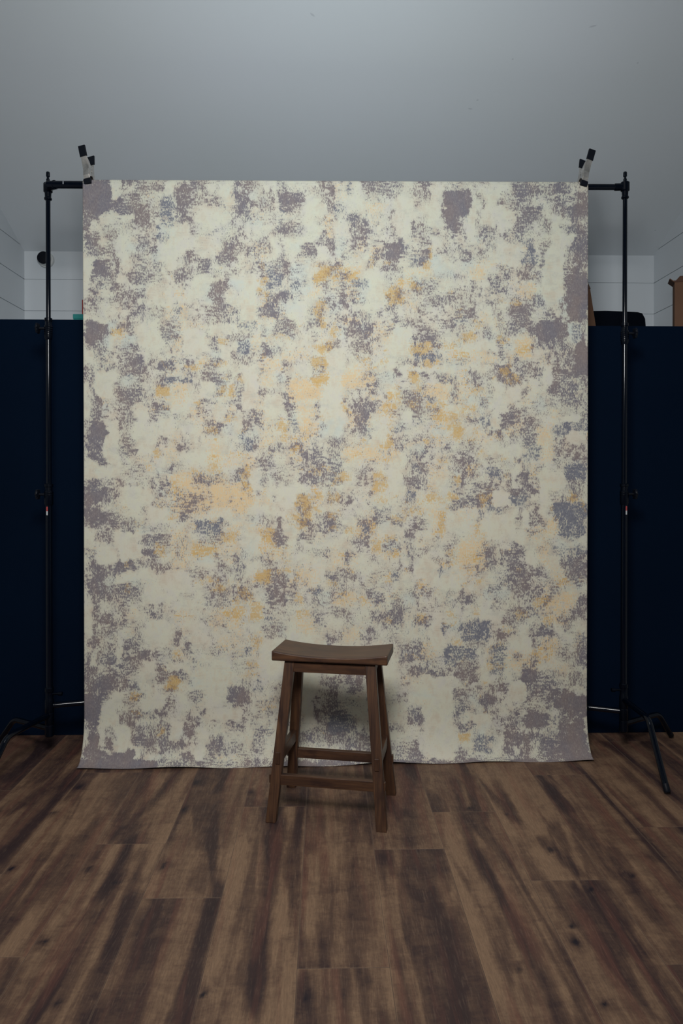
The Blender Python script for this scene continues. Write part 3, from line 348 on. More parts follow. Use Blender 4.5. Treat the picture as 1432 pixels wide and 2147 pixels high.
def mat_ceiling():
    m, nt, b = newmat('ceiling_paint'); N = NB(nt)
    tc = N.n('ShaderNodeTexCoord'); pos = tc.outputs['Object']
    lo = N.noise(N.vmul(pos, (1, 1, 1)), 1.3, 3, .5)
    c = N.mix(N.rng(lo, .3, .7), (.650, .685, .705), (.665, .695, .730))
    for (u, v, ang, L_) in SCUFFS:                                   # small grey scuffs on the paint
        q = ceil_pt(u, v); s = N.n('ShaderNodeVectorMath', operation='SUBTRACT')
        nt.links.new(pos, s.inputs[0]); s.inputs[1].default_value = q
        x, y, z = N.sep(s.outputs[0])
        ca, sa = math.cos(ang), math.sin(ang)
        a = N.m('ADD', N.m('MULTIPLY', x, ca), N.m('MULTIPLY', y, sa))
        t = N.m('ADD', N.m('MULTIPLY', x, -sa), N.m('MULTIPLY', y, ca))
        dd = N.m('ADD', N.m('POWER', N.m('MULTIPLY', a, 1 / L_), 2), N.m('POWER', N.m('MULTIPLY', t, 1 / .0045), 2))
        c = N.mix(N.rng(dd, .3, 1.1, .42, 0), c, (.36, .38, .42))
    nt.links.new(c, b.inputs['Base Color']); b.inputs['Roughness'].default_value = .85
    b.inputs['Specular IOR Level'].default_value = .2
    return m

# ------------------------------------------------------------------ mesh helpers
def obj(name, bm, mats, parent=None, smooth=False, kind=None, bevel=0.0):
    me = bpy.data.meshes.new(name)
    bmesh.ops.recalc_face_normals(bm, faces=bm.faces)
    if smooth:
        for f in bm.faces: f.smooth = True
    bm.to_mesh(me); bm.free()
    for m in (mats if isinstance(mats, (list, tuple)) else [mats]): me.materials.append(m)
    o = bpy.data.objects.new(name, me); COL.objects.link(o)
    if parent is not None: o.parent = parent
    if kind: o['kind'] = kind
    if bevel:
        bv = o.modifiers.new('bevel', 'BEVEL'); bv.width = bevel; bv.segments = 2; bv.limit_method = 'ANGLE'; bv.angle_limit = R(40)
    if smooth:
        try: me.set_sharp_from_angle(angle=R(38))
        except Exception: pass
    return o
def thing(name, label, cat, loc=(0, 0, 0), rz=0, group=None):
    o = bpy.data.objects.new(name, None); COL.objects.link(o); o.location = loc; o.rotation_euler = (0, 0, rz)
    o.empty_display_size = .05; o['label'] = label; o['category'] = cat
    if group: o['group'] = group
    return o
def tag(o, label, cat, group=None):
    o['label'] = label; o['category'] = cat
    if group: o['group'] = group
    return o
def box(bm, x0, x1, y0, y1, z0, z1, mi=0):
    vs = [bm.verts.new(p) for p in ((x0,y0,z0),(x1,y0,z0),(x1,y1,z0),(x0,y1,z0),(x0,y0,z1),(x1,y0,z1),(x1,y1,z1),(x0,y1,z1))]
    for q in ((0,3,2,1),(4,5,6,7),(0,1,5,4),(1,2,6,5),(2,3,7,6),(3,0,4,7)):
        f = bm.faces.new([vs[i] for i in q]); f.material_index = mi
    return vs
def sweep(bm, pts, r, seg=20, cap=True, mi=0, flat=1.0):
    pts = [Vector(p) for p in pts]; rs = r if isinstance(r, (list, tuple)) else [r] * len(pts)
    rings = []; up = None
    for i, p in enumerate(pts):
        t = (pts[min(i + 1, len(pts) - 1)] - pts[max(i - 1, 0)]).normalized()
        if up is None:
            up = Vector((0, 0, 1)) if abs(t.z) < .9 else Vector((0, 1, 0))
        a = t.cross(up).normalized(); bb = a.cross(t).normalized(); up = bb
        rings.append([bm.verts.new(p + (a * math.cos(k * 2 * math.pi / seg) + bb * flat * math.sin(k * 2 * math.pi / seg)) * rs[i]) for k in range(seg)])
    for i in range(len(rings) - 1):
        for k in range(seg):
            f = bm.faces.new((rings[i][k], rings[i][(k + 1) % seg], rings[i + 1][(k + 1) % seg], rings[i + 1][k])); f.material_index = mi
    if cap:
        for rg in (rings[0][::-1], rings[-1]):
            f = bm.faces.new(rg); f.material_index = mi
    return rings
def cyl(bm, p0, p1, r, seg=24, mi=0): return sweep(bm, [p0, p1], r, seg, True, mi)
def lathe(bm, c, prof, axis='z', seg=28, mi=0):
    """prof: (radius, height) list, turned round an axis through c"""
    rings = []
    for r, h in prof:
        ring = []
        for k in range(seg):
            a = 2 * math.pi * k / seg; x, y = r * math.cos(a), r * math.sin(a)
            q = {'z': (x, y, h), 'y': (x, h, y), 'x': (h, x, y)}[axis]
            ring.append(bm.verts.new(Vector(c) + Vector(q)))
        rings.append(ring)
    for i in range(len(rings) - 1):
        for k in range(seg):
            f = bm.faces.new((rings[i][k], rings[i][(k + 1) % seg], rings[i + 1][(k + 1) % seg], rings[i + 1][k])); f.material_index = mi
    for rg in (rings[0][::-1], rings[-1]): f = bm.faces.new(rg); f.material_index = mi
def bend(a, b_, c, rad, n=8):
    """path a -> b -> c with a rounded elbow at b"""
    a, b_, c = Vector(a), Vector(b_), Vector(c)
    d1 = (a - b_).normalized(); d2 = (c - b_).normalized()
    p1 = b_ + d1 * rad; p2 = b_ + d2 * rad
    return [a] + [(1 - t) ** 2 * p1 + 2 * t * (1 - t) * b_ + t * t * p2 for t in [i / n for i in range(n + 1)]] + [c]

# ------------------------------------------------------------------ room
XL, XR = -1.775, 1.99
YB = 4.40; YF = -3.4
CZ = 2.60; SLOPE = .43; YRIDGE = 0.0
def ceil_z(y): return CZ + SLOPE * (YB - max(y, YRIDGE)) - (SLOPE * (YRIDGE - y) if y < YRIDGE else 0)
def ceil_pt(u, v):
    d = ray(u, v)      # CAM + d t on plane z = CZ + S (YB - y)
    t = (CZ + SLOPE * YB - CAM.z) / (d.z + SLOPE * d.y)
    return tuple(CAM + d * t)
SCUFFS = [(1243, 55, -.3, .018), (986, 228, .1, .012), (1001, 210, -.4, .006), (655, 31, .6, .013), (1075, 124, 0, .005), (1337, 132, 0, .005), (1374, 483, 0, .006)]

M_ceil = mat_ceiling()
M_wall = simple('wall_paint', (.600, .635, .665), .6, spec=.3, bump=(60, .1, .001), var=.02, vscale=3)
M_floor = mat_floor()

def plank_wall(name, axis, pos, a0, a1, ztop, off, sign):
    """painted boards with open grooves; profile extruded along the wall"""
    prof = []; g = .0045; dpt = .006; z = 0.0
    zs = [off + .187 * k for k in range(-14, 20)]
    zs = [q for q in zs if 0.05 < q < ztop - .02]
    prof.append((0, 0.0))
    for q in zs:
        prof += [(0, q - g / 2), (dpt, q - g / 2 + .0008), (dpt, q + g / 2 - .0008), (0, q + g / 2)]
    prof.append((0, ztop))
    bm = bmesh.new()
    back = .12
    def P(d, z, a):
        q = pos + sign * d
        return (q, a, z) if axis == 'x' else (a, q, z)
    A = [bm.verts.new(P(d, z, a0)) for d, z in prof]; B = [bm.verts.new(P(d, z, a1)) for d, z in prof]
    for i in range(len(prof) - 1): bm.faces.new((A[i], A[i + 1], B[i + 1], B[i]))
    c = [bm.verts.new(P(back, z, a)) for z, a in ((0, a0), (ztop, a0), (ztop, a1), (0, a1))]
    bm.faces.new(c); bm.faces.new((A[0], B[0], c[3], c[0])); bm.faces.new((A[-1], c[1], c[2], B[-1]))
    bm.faces.new(A + [c[1], c[0]]); bm.faces.new(B[::-1] + [c[3], c[2]])
    return obj(name, bm, M_wall, kind='structure')
GO = 2.434
plank_wall('wall_back', 'y', YB, XL - .12, XR + .12, CZ + .1, GO, 1)
plank_wall('wall_left', 'x', XL, YF, YB, 4.7, GO, -1)
plank_wall('wall_right', 'x', XR, YF, YB, 4.7, GO, 1)
bm = bmesh.new(); box(bm, XL - .12, XR + .12, YF - .12, YF, 0, 3.4); obj('wall_front', bm, M_wall, kind='structure')
bm = bmesh.new()
th = .12
row = []
for y in (YB + .12, YRIDGE, YF - .12):
    z = ceil_z(y)
    row.append([bm.verts.new(p) for p in ((XL - .12, y, z), (XR + .12, y, z), (XR + .12, y, z + th), (XL - .12, y, z + th))])
for i in (0, 1):
    for k in range(4): bm.faces.new((row[i][k], row[i][(k + 1) % 4], row[i + 1][(k + 1) % 4], row[i + 1][k]))
bm.faces.new(row[0]); bm.faces.new(row[2][::-1])
obj('ceiling', bm, M_ceil, kind='structure')

# low ledge along the foot of the back wall, behind the dark panels
bm = bmesh.new(); box(bm, XL, XR, 3.70, YB, 0, 1.985); obj('wall_ledge', bm, M_wall, kind='structure')

# ------------------------------------------------------------------ floor
PW, PL = .238, 1.21; X0 = -.070
JOINT = {-4: 1.94, -3: 2.533, -2: 2.202, -1: 2.808, 0: 1.877, 1: 2.475, 2: 2.748, 3: 2.272, 4: 1.871, 5: 2.612, 6: 3.468}
DARK = [ # strokes of darker heartwood: px of the photo laid onto the floor plane
 ((565,1690),(568,1800),(562,1900),(530,2075),17,.9), ((640,1640),(622,1810),(618,1900),10,.5),
 ((450,1880),(425,1980),(395,2147),15,.75), ((275,1900),(240,2010),(200,2130),20,.8),
 ((200,1725),(50,1900),(0,1965),18,.7), ((270,1770),(215,1880),(140,2000),(75,2130),16,.8),
 ((465,1620),(450,1750),(425,1840),16,.6), ((380,1620),(310,1690),(240,1750),9,.5),
 ((155,1630),(80,1715),(10,1790),13,.6), ((996,1790),(1076,1920),(1150,2060),(1180,2147),17,.95),
 ((956,1645),(996,1790),13,.7), ((1141,1765),(1236,1850),15,.6), ((1241,1870),(1366,2040),(1420,2130),16,.8),
 ((1146,1645),(1266,1810),(1366,1910),14,.6), ((1236,1630),(1431,1850),9,.7), ((1316,1620),(1431,1740),11,.6),
 ((856,1620),(861,1765),16,.6), ((916,1880),(956,2050),(966,2147),14,.45), ((731,1790),(746,1920),(746,2030),17,.4),
 ((811,1800),(876,1880),14,.4), ((100,1560),(0,1640),14,.6), ((1290,1570),(1431,1680),14,.6), ((330,1890),(295,2000),16,.35),
 ((510,1640),(470,1760),8,.4), ((700,1850),(700,2000),9,.3), ((1040,1640),(1110,1760),9,.45), ((640,2060),(660,2147),16,.5), ((20,2060),(0,2110),20,.5)]
KNOTS = [(645,2090,13),(412,1640,8),(165,1650,8),(22,1822,9),(345,1815,9),(245,1850,8),(90,1976,9),(112,1705,6),(385,1697,7),
 (187,1822,6),(425,2085,10),(1206,1975,12),(1156,1781,9),(986,1695,7),(1271,2106,9),(1061,1708,4),(1238,1865,6),(1201,1941,6),
 (771,2055,7),(1323,1835,6),(120,2100,8),(523,1660,5),(730,1868,5),(870,1995,4),(860,1855,3),(1300,1950,6),(1085,2030,6)]
LITE = [((235,1790),(190,1900),(100,2050),15,.6),((330,1780),(290,1900),(215,2080),16,.7),((500,1790),(480,1900),(430,2060),22,.7),
 ((590,1900),(585,2050),(570,2147),16,.6),((690,1620),(690,1780),18,.5),((830,1800),(850,1900),16,.5),((935,1700),(960,1830),(1010,1980),13,.6),
 ((1075,1640),(1110,1740),14,.6),((1180,1870),(1230,1960),18,.5),((1050,1850),(1130,2000),(1180,2080),12,.6),((960,1900),(1060,2100),18,.4),
 ((655,1800),(640,2000),14,.4),((720,1700),(725,1780),14,.5),((1250,1750),(1350,1850),12,.5),((90,1680),(20,1760),12,.5),((330,1640),(270,1720),12,.5),
 ((60,1930),(0,2000),14,.4),((800,1900),(830,2100),18,.4)]
def stroke_field(XX, YY, strokes):
    out = np.zeros_like(XX)
    for s in strokes:
        pts = [np.array(atZ(u, v, 0))[:2] for u, v in s[:-2]]; wpx, st = s[-2], s[-1]
        for (a, b_), (pa, pb) in zip(zip(s[:-3], s[1:-2]), zip(pts[:-1], pts[1:])):
            wm = wpx / F * (pa[1] + pb[1]) / 2
            ab = pb - pa; L2 = (ab ** 2).sum()
            t = np.clip(((XX - pa[0]) * ab[0] + (YY - pa[1]) * ab[1]) / L2, 0, 1)
            d = np.hypot((XX - pa[0] - t * ab[0]), (YY - pa[1] - t * ab[1]) * .35)
            wob = 1 + .35 * np.sin(YY * 9 + s[0][0]) * np.sin(YY * 4.1 + s[0][1])
            out = np.maximum(out, st * np.clip(1.45 - d / (wm * wob), 0, 1))
    return out
verts = []; faces = []; uvs = []; cols = []
ylist = np.concatenate([np.linspace(YF, 1.1, 8), np.arange(1.14, 3.8, .018), [YB]])
for k in range(-8, 9):
    xa, xb = X0 + PW * (k), X0 + PW * (k + 1)
    if xb < XL or xa > XR: continue
    ca, cb = max(xa, XL), min(xb, XR)
    nx = 19; xs = np.linspace(ca, cb, nx)
    XX, YY = np.meshgrid(xs, ylist)
    j = JOINT.get(k, 2.2 + (k * .37) % 1.0)
    dk = stroke_field(XX, YY, DARK); lt = stroke_field(XX, YY, LITE)
    kn = np.zeros_like(XX)
    for (u, v, r) in KNOTS:
        c = atZ(u, v, 0)
        if not (xa - .01 <= c.x <= xb + .01): continue
        rm = r / F * c.y
        d = np.hypot(XX - c.x, (YY - c.y) * .62)
        kn = np.maximum(kn, np.clip(1.3 - d / (rm * .8), 0, 1)); dk = np.maximum(dk, .55 * np.clip(1.2 - d / (rm * 2.2), 0, 1))
    base = len(verts); ny = len(ylist)
    verts += [(float(x), float(y), 0.0) for x, y in zip(XX.ravel(), YY.ravel())]
    cols.append(np.stack([dk.ravel(), kn.ravel(), lt.ravel(), np.ones(dk.size)], 1))
    U = (XX - X0) / PW; V = (YY - j) / PL + 10 + 3 * (k + 20)
    U = np.clip(U, k + 1e-4, k + 1 - 1e-4) if (ca == xa and cb == xb) else U
    uvs.append(np.stack([U.ravel(), V.ravel()], 1))
    for r_ in range(ny - 1):
        for c_ in range(nx - 1):
            a = base + r_ * nx + c_; faces.append((a, a + 1, a + nx + 1, a + nx))
me = bpy.data.meshes.new('floor'); me.from_pydata(verts, [], faces)
uvs = np.concatenate(uvs); cols = np.concatenate(cols)
lay = me.uv_layers.new(name='plank'); li = np.zeros(len(me.loops), dtype=np.int32); me.loops.foreach_get('vertex_index', li)
lay.data.foreach_set('uv', uvs[li].astype(np.float32).ravel())
ca_ = me.color_attributes.new('grain_a', 'FLOAT_COLOR', 'POINT'); ca_.data.foreach_set('color', cols.astype(np.float32).ravel())
me.materials.append(M_floor)
fo = bpy.data.objects.new('floor', me); COL.objects.link(fo); fo['kind'] = 'structure'

# ------------------------------------------------------------------ dark studio panels
M_panel = simple('dark_panel', (.0010, .0060, .0175), .75, spec=.045, var=.12, vscale=1.2, bump=(300, .15, .0006))
def panel(x0, x1, y, z, label):
    bm = bmesh.new(); box(bm, x0, x1, y, y + .035, .0, z)
    o = obj('studio_panel', bm, M_panel, bevel=.002); tag(o, label, 'panel', 'dark panels behind the backdrop'); return o
panel(XL + .004, -.52, 3.615, 2.030, 'tall navy-black panel standing left of the painted backdrop')
panel(.62, XR - .004, 3.585, 2.006, 'tall navy-black panel standing right of the painted backdrop')

# ------------------------------------------------------------------ painted backdrop
def value_noise(shape, cell, seed):
    rg = np.random.RandomState(seed); gy, gx = int(shape[0] / cell) + 3, int(shape[1] / cell) + 3
    g = rg.rand(gy, gx); y = np.arange(shape[0]) / cell; x = np.arange(shape[1]) / cell
    yi = y.astype(int); xi = x.astype(int); fy = (y - yi)[:, None]; fx = (x - xi)[None]
    fy = fy * fy * (3 - 2 * fy); fx = fx * fx * (3 - 2 * fx)
    A = g[yi][:, xi]; B = g[yi][:, xi + 1]; C = g[yi + 1][:, xi]; D = g[yi + 1][:, xi + 1]
    return (A * (1 - fx) + B * fx) * (1 - fy) + (C * (1 - fx) + D * fx) * fy
STEP = 2.0; RX0, RY0, RX1, RY1 = 150, 366, 1252, 1620
rw, rh = int((RX1 - RX0) / STEP), int((RY1 - RY0) / STEP)
gx_, gy_ = np.meshgrid(RX0 + STEP * np.arange(rw), RY0 + STEP * np.arange(rh))
wx = (value_noise((rh, rw), 16, 9) - .5) * 18 + (value_noise((rh, rw), 5, 1) - .5) * 7 + (value_noise((rh, rw), 3, 2) - .5) * 7
wy = (value_noise((rh, rw), 16, 8) - .5) * 11 + (value_noise((rh, rw), 5, 3) - .5) * 9 + (value_noise((rh, rw), 3, 4) - .5) * 7
sx_, sy_ = gx_ + wx, gy_ + wy
FIELD = {k: np.zeros((rh, rw)) for k in 'MBGPWC'}
for (ox, oy, size, kinds) in TILES:
    sc_ = size / 143.2
    for k, s in kinds.items():
        a = np.array(s.split(), dtype=float).reshape(-1, 5)
        for x0, y0, x1, y1, st in a:
            if st < 1: continue
            if k in 'MB' and min(x1 - x0, y1 - y0) * sc_ < 26 and st > 6: st = 6 + (st - 6) * .45
            xa, xb, ya, yb = ox + x0 * sc_, ox + x1 * sc_, oy + y0 * sc_, oy + y1 * sc_
            pad = 16; i0 = max(0, int((ya - pad - RY0) / STEP)); i1 = min(rh, int((yb + pad - RY0) / STEP) + 1)
            j0 = max(0, int((xa - pad - RX0) / STEP)); j1 = min(rw, int((xb + pad - RX0) / STEP) + 1)
            if i1 <= i0 or j1 <= j0: continue
            X = sx_[i0:i1, j0:j1]; Y = sy_[i0:i1, j0:j1]
            hx, hy = (xb - xa) / 2 + (2.2 if k in 'MBP' else 0), (yb - ya) / 2 + (1.4 if k in 'MBP' else 0); cx, cy = (xa + xb) / 2, (ya + yb) / 2
            rr = min(hx, hy) * .35
            qx = np.maximum(np.abs(X - cx) - hx + rr, 0); qy = np.maximum(np.abs(Y - cy) - hy + rr, 0)
            d = np.hypot(qx, qy) - rr
            so = {'P': 8.0, 'W': 7.0, 'G': 6.5, 'C': 3.0}.get(k, 3.0 + .9 * (9 - st))
            val = ((st / 9.0) ** (.68 if k in 'MB' else .85)) * np.clip(.5 - d / (2 * so), 0, 1)
            FIELD[k][i0:i1, j0:j1] = np.maximum(FIELD[k][i0:i1, j0:j1], val)
Cc = FIELD['C']
for k in 'MB': FIELD[k] = FIELD[k] * (1 - np.clip(Cc * 1.25 - .15, 0, 1))
for k in 'PG': FIELD[k] = FIELD[k] * (1 - .4 * Cc)
def blur(a, r, n=3):
    for _ in range(n):
        for ax in (0, 1):
            c = np.cumsum(np.pad(a, [(r + 1, r) if q == ax else (0, 0) for q in (0, 1)], mode='edge'), axis=ax)
            a = (np.take(c, range(2 * r + 1, c.shape[ax]), axis=ax) - np.take(c, range(0, c.shape[ax] - 2 * r - 1), axis=ax)) / (2 * r + 1)
    return a
cm = 1 - np.clip(Cc * .8, 0, .75)
FIELD['M'] = np.minimum(1, .60 * FIELD['M'] + .22 * np.clip((FIELD['M'] - .9) / .1, 0, 1) + .42 * blur(FIELD['M'], 6) * cm)
FIELD['G'] = np.minimum(1, .78 * FIELD['G'] + .70 * blur(FIELD['G'], 6) * cm)
FIELD['P'] = np.minimum(1, .92 * FIELD['P'] + .35 * blur(FIELD['P'], 7) * cm)
for k in 'MB':     # coverage levels the dry brush leaves
    FIELD[k] = FIELD[k] * (.83 if k == 'M' else .66) + .03 * np.clip((FIELD[k] - .92) / .08, 0, 1)
hem = np.clip((gy_ - 1592 + 9 * (value_noise((rh, rw), 12, 21) - .5)) / 5, 0, 1)
hemx = np.clip(value_noise((rh, rw), 38, 22) * 2.2 - .35, .35, 1); hemx[:, gx_[0] < 330] = 1; hemx[:, gx_[0] > 1120] = 1
FIELD['M'] = np.maximum(FIELD['M'], .95 * hem * hemx)
def sample(fld, u, v):
    x = np.clip((u - RX0) / STEP, 0, rw - 1.001); y = np.clip((v - RY0) / STEP, 0, rh - 1.001)
    xi = x.astype(int); yi = y.astype(int); fx = x - xi; fy = y - yi
    return (fld[yi, xi] * (1 - fx) + fld[yi, xi + 1] * fx) * (1 - fy) + (fld[yi + 1, xi] * (1 - fx) + fld[yi + 1, xi + 1] * fx) * fy

BAR_R = .0165
tl = atY(173.5, 374, 3.262); tr = atY(1233, 379, 3.298)
BZ_L, BZ_R = tl.z - BAR_R - .004, tr.z - BAR_R - .004
bl = atY(176.5, 1500, 3.262); br = atY(1229.5, 1500, 3.298)
nxs, nyr = 440, 500
ss = np.linspace(0, 1, nxs)
def backdrop_grid():
    rows = []
    # over the bar, then down, then out along the floor
    for ang in np.linspace(-70, 90, 9):                    # behind the tube up to the top, then to its front
        a = math.radians(ang); rows.append(('wrap', a))
    for t in np.linspace(0, 1, nyr): rows.append(('hang', t))
    for t in np.linspace(.04, 1, 46): rows.append(('foot', t))
    G = np.zeros((len(rows), nxs, 3))
    Yf = tl.y + (tr.y - tl.y) * ss; Zt = BZ_L + (BZ_R - BZ_L) * ss
    Xt = tl.x + (tr.x - tl.x) * ss; Xb = bl.x + (br.x - bl.x) * ss
    ZK = .215
    rb = BAR_R + .003
    for i, (kind, t) in enumerate(rows):
        if kind == 'wrap':
            G[i, :, 0] = Xt; G[i, :, 1] = Yf + rb - rb * math.sin(t); G[i, :, 2] = Zt + rb * math.cos(t)
            if t < 0: pass
        elif kind == 'hang':
            z = Zt + (ZK - Zt) * t; f = (Zt - z) / (Zt - ZK)
            G[i, :, 0] = Xt + (Xb - Xt) * f
            amp = .0035 * math.sin(math.pi * min(1, t * 1.3)) + .002
            G[i, :, 1] = Yf + amp * np.sin(ss * 9.5 + 1.2 * math.sin(t * 3)) * math.sin(t * 2.6) + .0035 * t * np.sin(ss * 23 + 1) * t
            G[i, :, 2] = z
        else:
            th = t * math.pi / 2
            G[i, :, 0] = Xb + (ss - .5) * .012 * t * t
            last = G[9 + nyr - 1, :, 1]
            out = .082 + .007 * np.sin(ss * 5.0 + .5)
            G[i, :, 1] = last - out * (1 - math.cos(th)) ** 1.0
            lift = .005 + .004 * np.sin(ss * 31 + 2) * t + .003 * np.sin(ss * 13) * t
            G[i, :, 2] = ZK + (lift - ZK) * math.sin(th) ** 1.05
    return G
G = backdrop_grid(); nr = G.shape[0]
vv = G.reshape(-1, 3)
pu, pv = proj(vv)
idx = np.arange(nr * nxs).reshape(nr, nxs)
fc = np.stack([idx[:-1, :-1], idx[1:, :-1], idx[1:, 1:], idx[:-1, 1:]], -1).reshape(-1, 4)
me = bpy.data.meshes.new('painted_backdrop')
me.vertices.add(len(vv)); me.vertices.foreach_set('co', vv.astype(np.float32).ravel())
me.loops.add(len(fc) * 4); me.loops.foreach_set('vertex_index', fc.astype(np.int32).ravel())
me.polygons.add(len(fc)); me.polygons.foreach_set('loop_start', np.arange(0, len(fc) * 4, 4, dtype=np.int32))
me.polygons.foreach_set('use_smooth', np.ones(len(fc), dtype=bool))
me.update(calc_edges=True)
# position on the sheet: metres across and down along the cloth (in tenths of a photo-scale unit)
ds = np.linalg.norm(np.diff(G, axis=0), axis=2); arc = np.vstack([np.zeros((1, nxs)), np.cumsum(ds, 0)])
SX = np.tile(ss * 10.6, (nr, 1)); SY = arc * 4.72
lay = me.uv_layers.new(name='sheet')
uvv = np.stack([SX.ravel(), SY.ravel()], 1)
lay.data.foreach_set('uv', uvv[fc.ravel()].astype(np.float32).ravel())
pa = np.stack([sample(FIELD['M'], pu, pv), sample(FIELD['B'], pu, pv), sample(FIELD['G'], pu, pv), np.ones(len(pu))], 1)
pb = np.stack([sample(FIELD['P'], pu, pv), sample(FIELD['W'], pu, pv), sample(FIELD['C'], pu, pv), np.ones(len(pu))], 1)
for nm, arr in (('paint_a', pa), ('paint_b', pb)):
    at = me.color_attributes.new(nm, 'FLOAT_COLOR', 'POINT'); at.data.foreach_set('color', arr.astype(np.float32).ravel())
me.materials.append(mat_canvas())
bd = bpy.data.objects.new('painted_backdrop', me); COL.objects.link(bd)
sm = bd.modifiers.new('thickness', 'SOLIDIFY'); sm.thickness = .0016; sm.offset = 1.0
tag(bd, 'large hanging canvas backdrop painted in distressed cream, mauve grey and gold', 'backdrop')

# ------------------------------------------------------------------ stands, crossbar
M_blk = simple('black_tube', (.0012, .0030, .0075), .11, spec=.26)
M_blk2 = simple('black_casting', (.0012, .0028, .0068), .26, spec=.16, bump=(90, .2, .0008))
M_rub = simple('black_rubber', (.0030, .0045, .0090), .5, spec=.2, bump=(120, .2, .0008))
M_red = simple('red_sticker', (.38, .05, .05), .5)
M_whs = simple('white_sticker', (.50, .52, .54), .5)
M_chr = simple('bright_metal', (.72, .67, .62), .20, metal=1.0, var=.25, vscale=40)
M_mark = simple('clear_markings', (.30, .32, .35), .4)

SLX, SRX, SY_ = -1.232, 1.366, 3.315
def stand(sx, side, ztop, zc1, zc2, legs, label):
    """side: -1 knobs on the left, +1 on the right"""
    t = thing('light_stand', label, 'stand', (sx, SY_, 0), 0, 'black steel light stands')
    bm = bmesh.new(); cyl(bm, (0, 0, zc1 - .01), (0, 0, ztop - .02), .0101); obj('upper_riser', bm, M_blk, t, True)
    bm = bmesh.new(); cyl(bm, (0, 0, zc2 - .01), (0, 0, zc1), .0118); obj('middle_riser', bm, M_blk, t, True)
    bm = bmesh.new(); cyl(bm, (0, 0, .105), (0, 0, zc2), .0142); obj('base_column', bm, M_blk, t, True)
    for zc, r in ((zc1, .0165), (zc2, .0185)):
        bm = bmesh.new()
        lathe(bm, (0, 0, zc), [(r * .72, .018), (r, .016), (r, .004), (r * .82, .002), (r * .84, -.014), (r * 1.02, -.018), (r * 1.02, -.072), (r * .85, -.080)])
        box(bm, -r * .5, r * .5, r * .6, r * 1.45, -.062 + zc, -.018 + zc)
        for k in range(5 if zc == zc1 else 2):
            lathe(bm, (0, 0, zc - .024 - k * .009), [(r * 1.08, .0015), (r * 1.12, 0), (r * 1.08, -.0015)])
        co = obj('collar', bm, M_blk2, t, True)
        bm = bmesh.new(); zz = zc - .03
        kx = side * (r + .006)
        cyl(bm, (side * r * .8, -.004, zz), (side * (r + .022), -.006, zz), .0055, 14)
        # wing knob: a rounded disc with grip lobes
        lathe(bm, (side * (r + .022), -.006, zz), [(.010, 0), (.020, side * .002), (.0225, side * .007), (.020, side * .012), (.009, side * .015)], 'x', 20)
        for k in range(6):
            a = k * math.pi / 3
            cyl(bm, (side * (r + .024), -.006 + .0205 * math.cos(a), zz + .0205 * math.sin(a)), (side * (r + .033), -.006 + .0205 * math.cos(a), zz + .0205 * math.sin(a)), .0045, 8)
        obj('knob', bm, M_rub, t, True)
    # stud on top
    bm = bmesh.new()
    lathe(bm, (0, 0, ztop), [(.008, -.03), (.008, .014), (.0055, .017), (.0055, .024), (.0085, .027), (.0085, .043), (.0065, .047)])
    obj('top_stud', bm, M_blk, t, True)
    # sticker
    zz = zc2 - .105; ang = R(-105) if side < 0 else R(-70)
    for nm, m_, z0, z1 in (('red_label', M_red, zz, zz + .020), ('white_label', M_whs, zz - .018, zz)):
        bm = bmesh.new(); vs = []
        for z in (z0, z1):
            for k in range(4):
                a = ang + R(-16 + 11 * k); vs.append(bm.verts.new((.0146 * math.cos(a), .0146 * math.sin(a), z)))
        for k in range(3): bm.faces.new((vs[k], vs[k + 1], vs[k + 5], vs[k + 4]))
        o = obj(nm, bm, m_, t); o['label'] = nm.replace('_', ' ')
    # turtle base: sleeves and three bent legs
    bm = bmesh.new()
    lathe(bm, (0, 0, 0), [(.016, .100), (.0195, .104), (.0195, .150), (.0175, .152), (.0195, .155), (.0195, .205), (.0175, .207), (.0195, .21), (.0195, .262), (.0165, .268), (.0165, .30), (.0195, .302), (.0195, .318), (.015, .322)])
    cyl(bm, (-side * .045, -.004, .292), (side * .014, -.004, .292), .005, 12)
    cyl(bm, (-side * .058, -.004, .292), (-side * .042, -.004, .292), .009, 12)
    obj('base_sleeve', bm, M_blk2, t, True)
    for (zl, ang, lb, lf) in legs:
        d = Vector((math.cos(ang), math.sin(ang), 0))
        bm = bmesh.new()
        pts = bend(d * .012 + Vector((0, 0, zl)), d * lb + Vector((0, 0, zl)), d * lf + Vector((0, 0, .014)), .034, 8)
        sweep(bm, pts, .0127, 20)
        lg = obj('leg', bm, M_blk, t, True)
        bm = bmesh.new(); dv = (pts[-1] - pts[-2]).normalized(); e = pts[-1]
        sweep(bm, [e - dv * .03, e - dv * .002, e + dv * .004], [.0131, .0131, .009], 18)
        obj('foot_cap', bm, M_rub, lg, True)
    return t
zl_ = BZ_L + .010; zr_ = BZ_R + .010
stand(SLX, -1, BZ_L + .022, 1.955, 1.215, [(.197, R(-104), .285, .46), (.135, R(148), .25, .36), (.238, R(17), .26, .42)],
      'tall black light stand holding the left end of the crossbar')
stand(SRX, 1, BZ_R + .022, 1.945, 1.215, [(.248, R(-91), .265, .445), (.137, R(31), .26, .36), (.193, R(157), .26, .42)],
      'tall black light stand holding the right end of the crossbar')

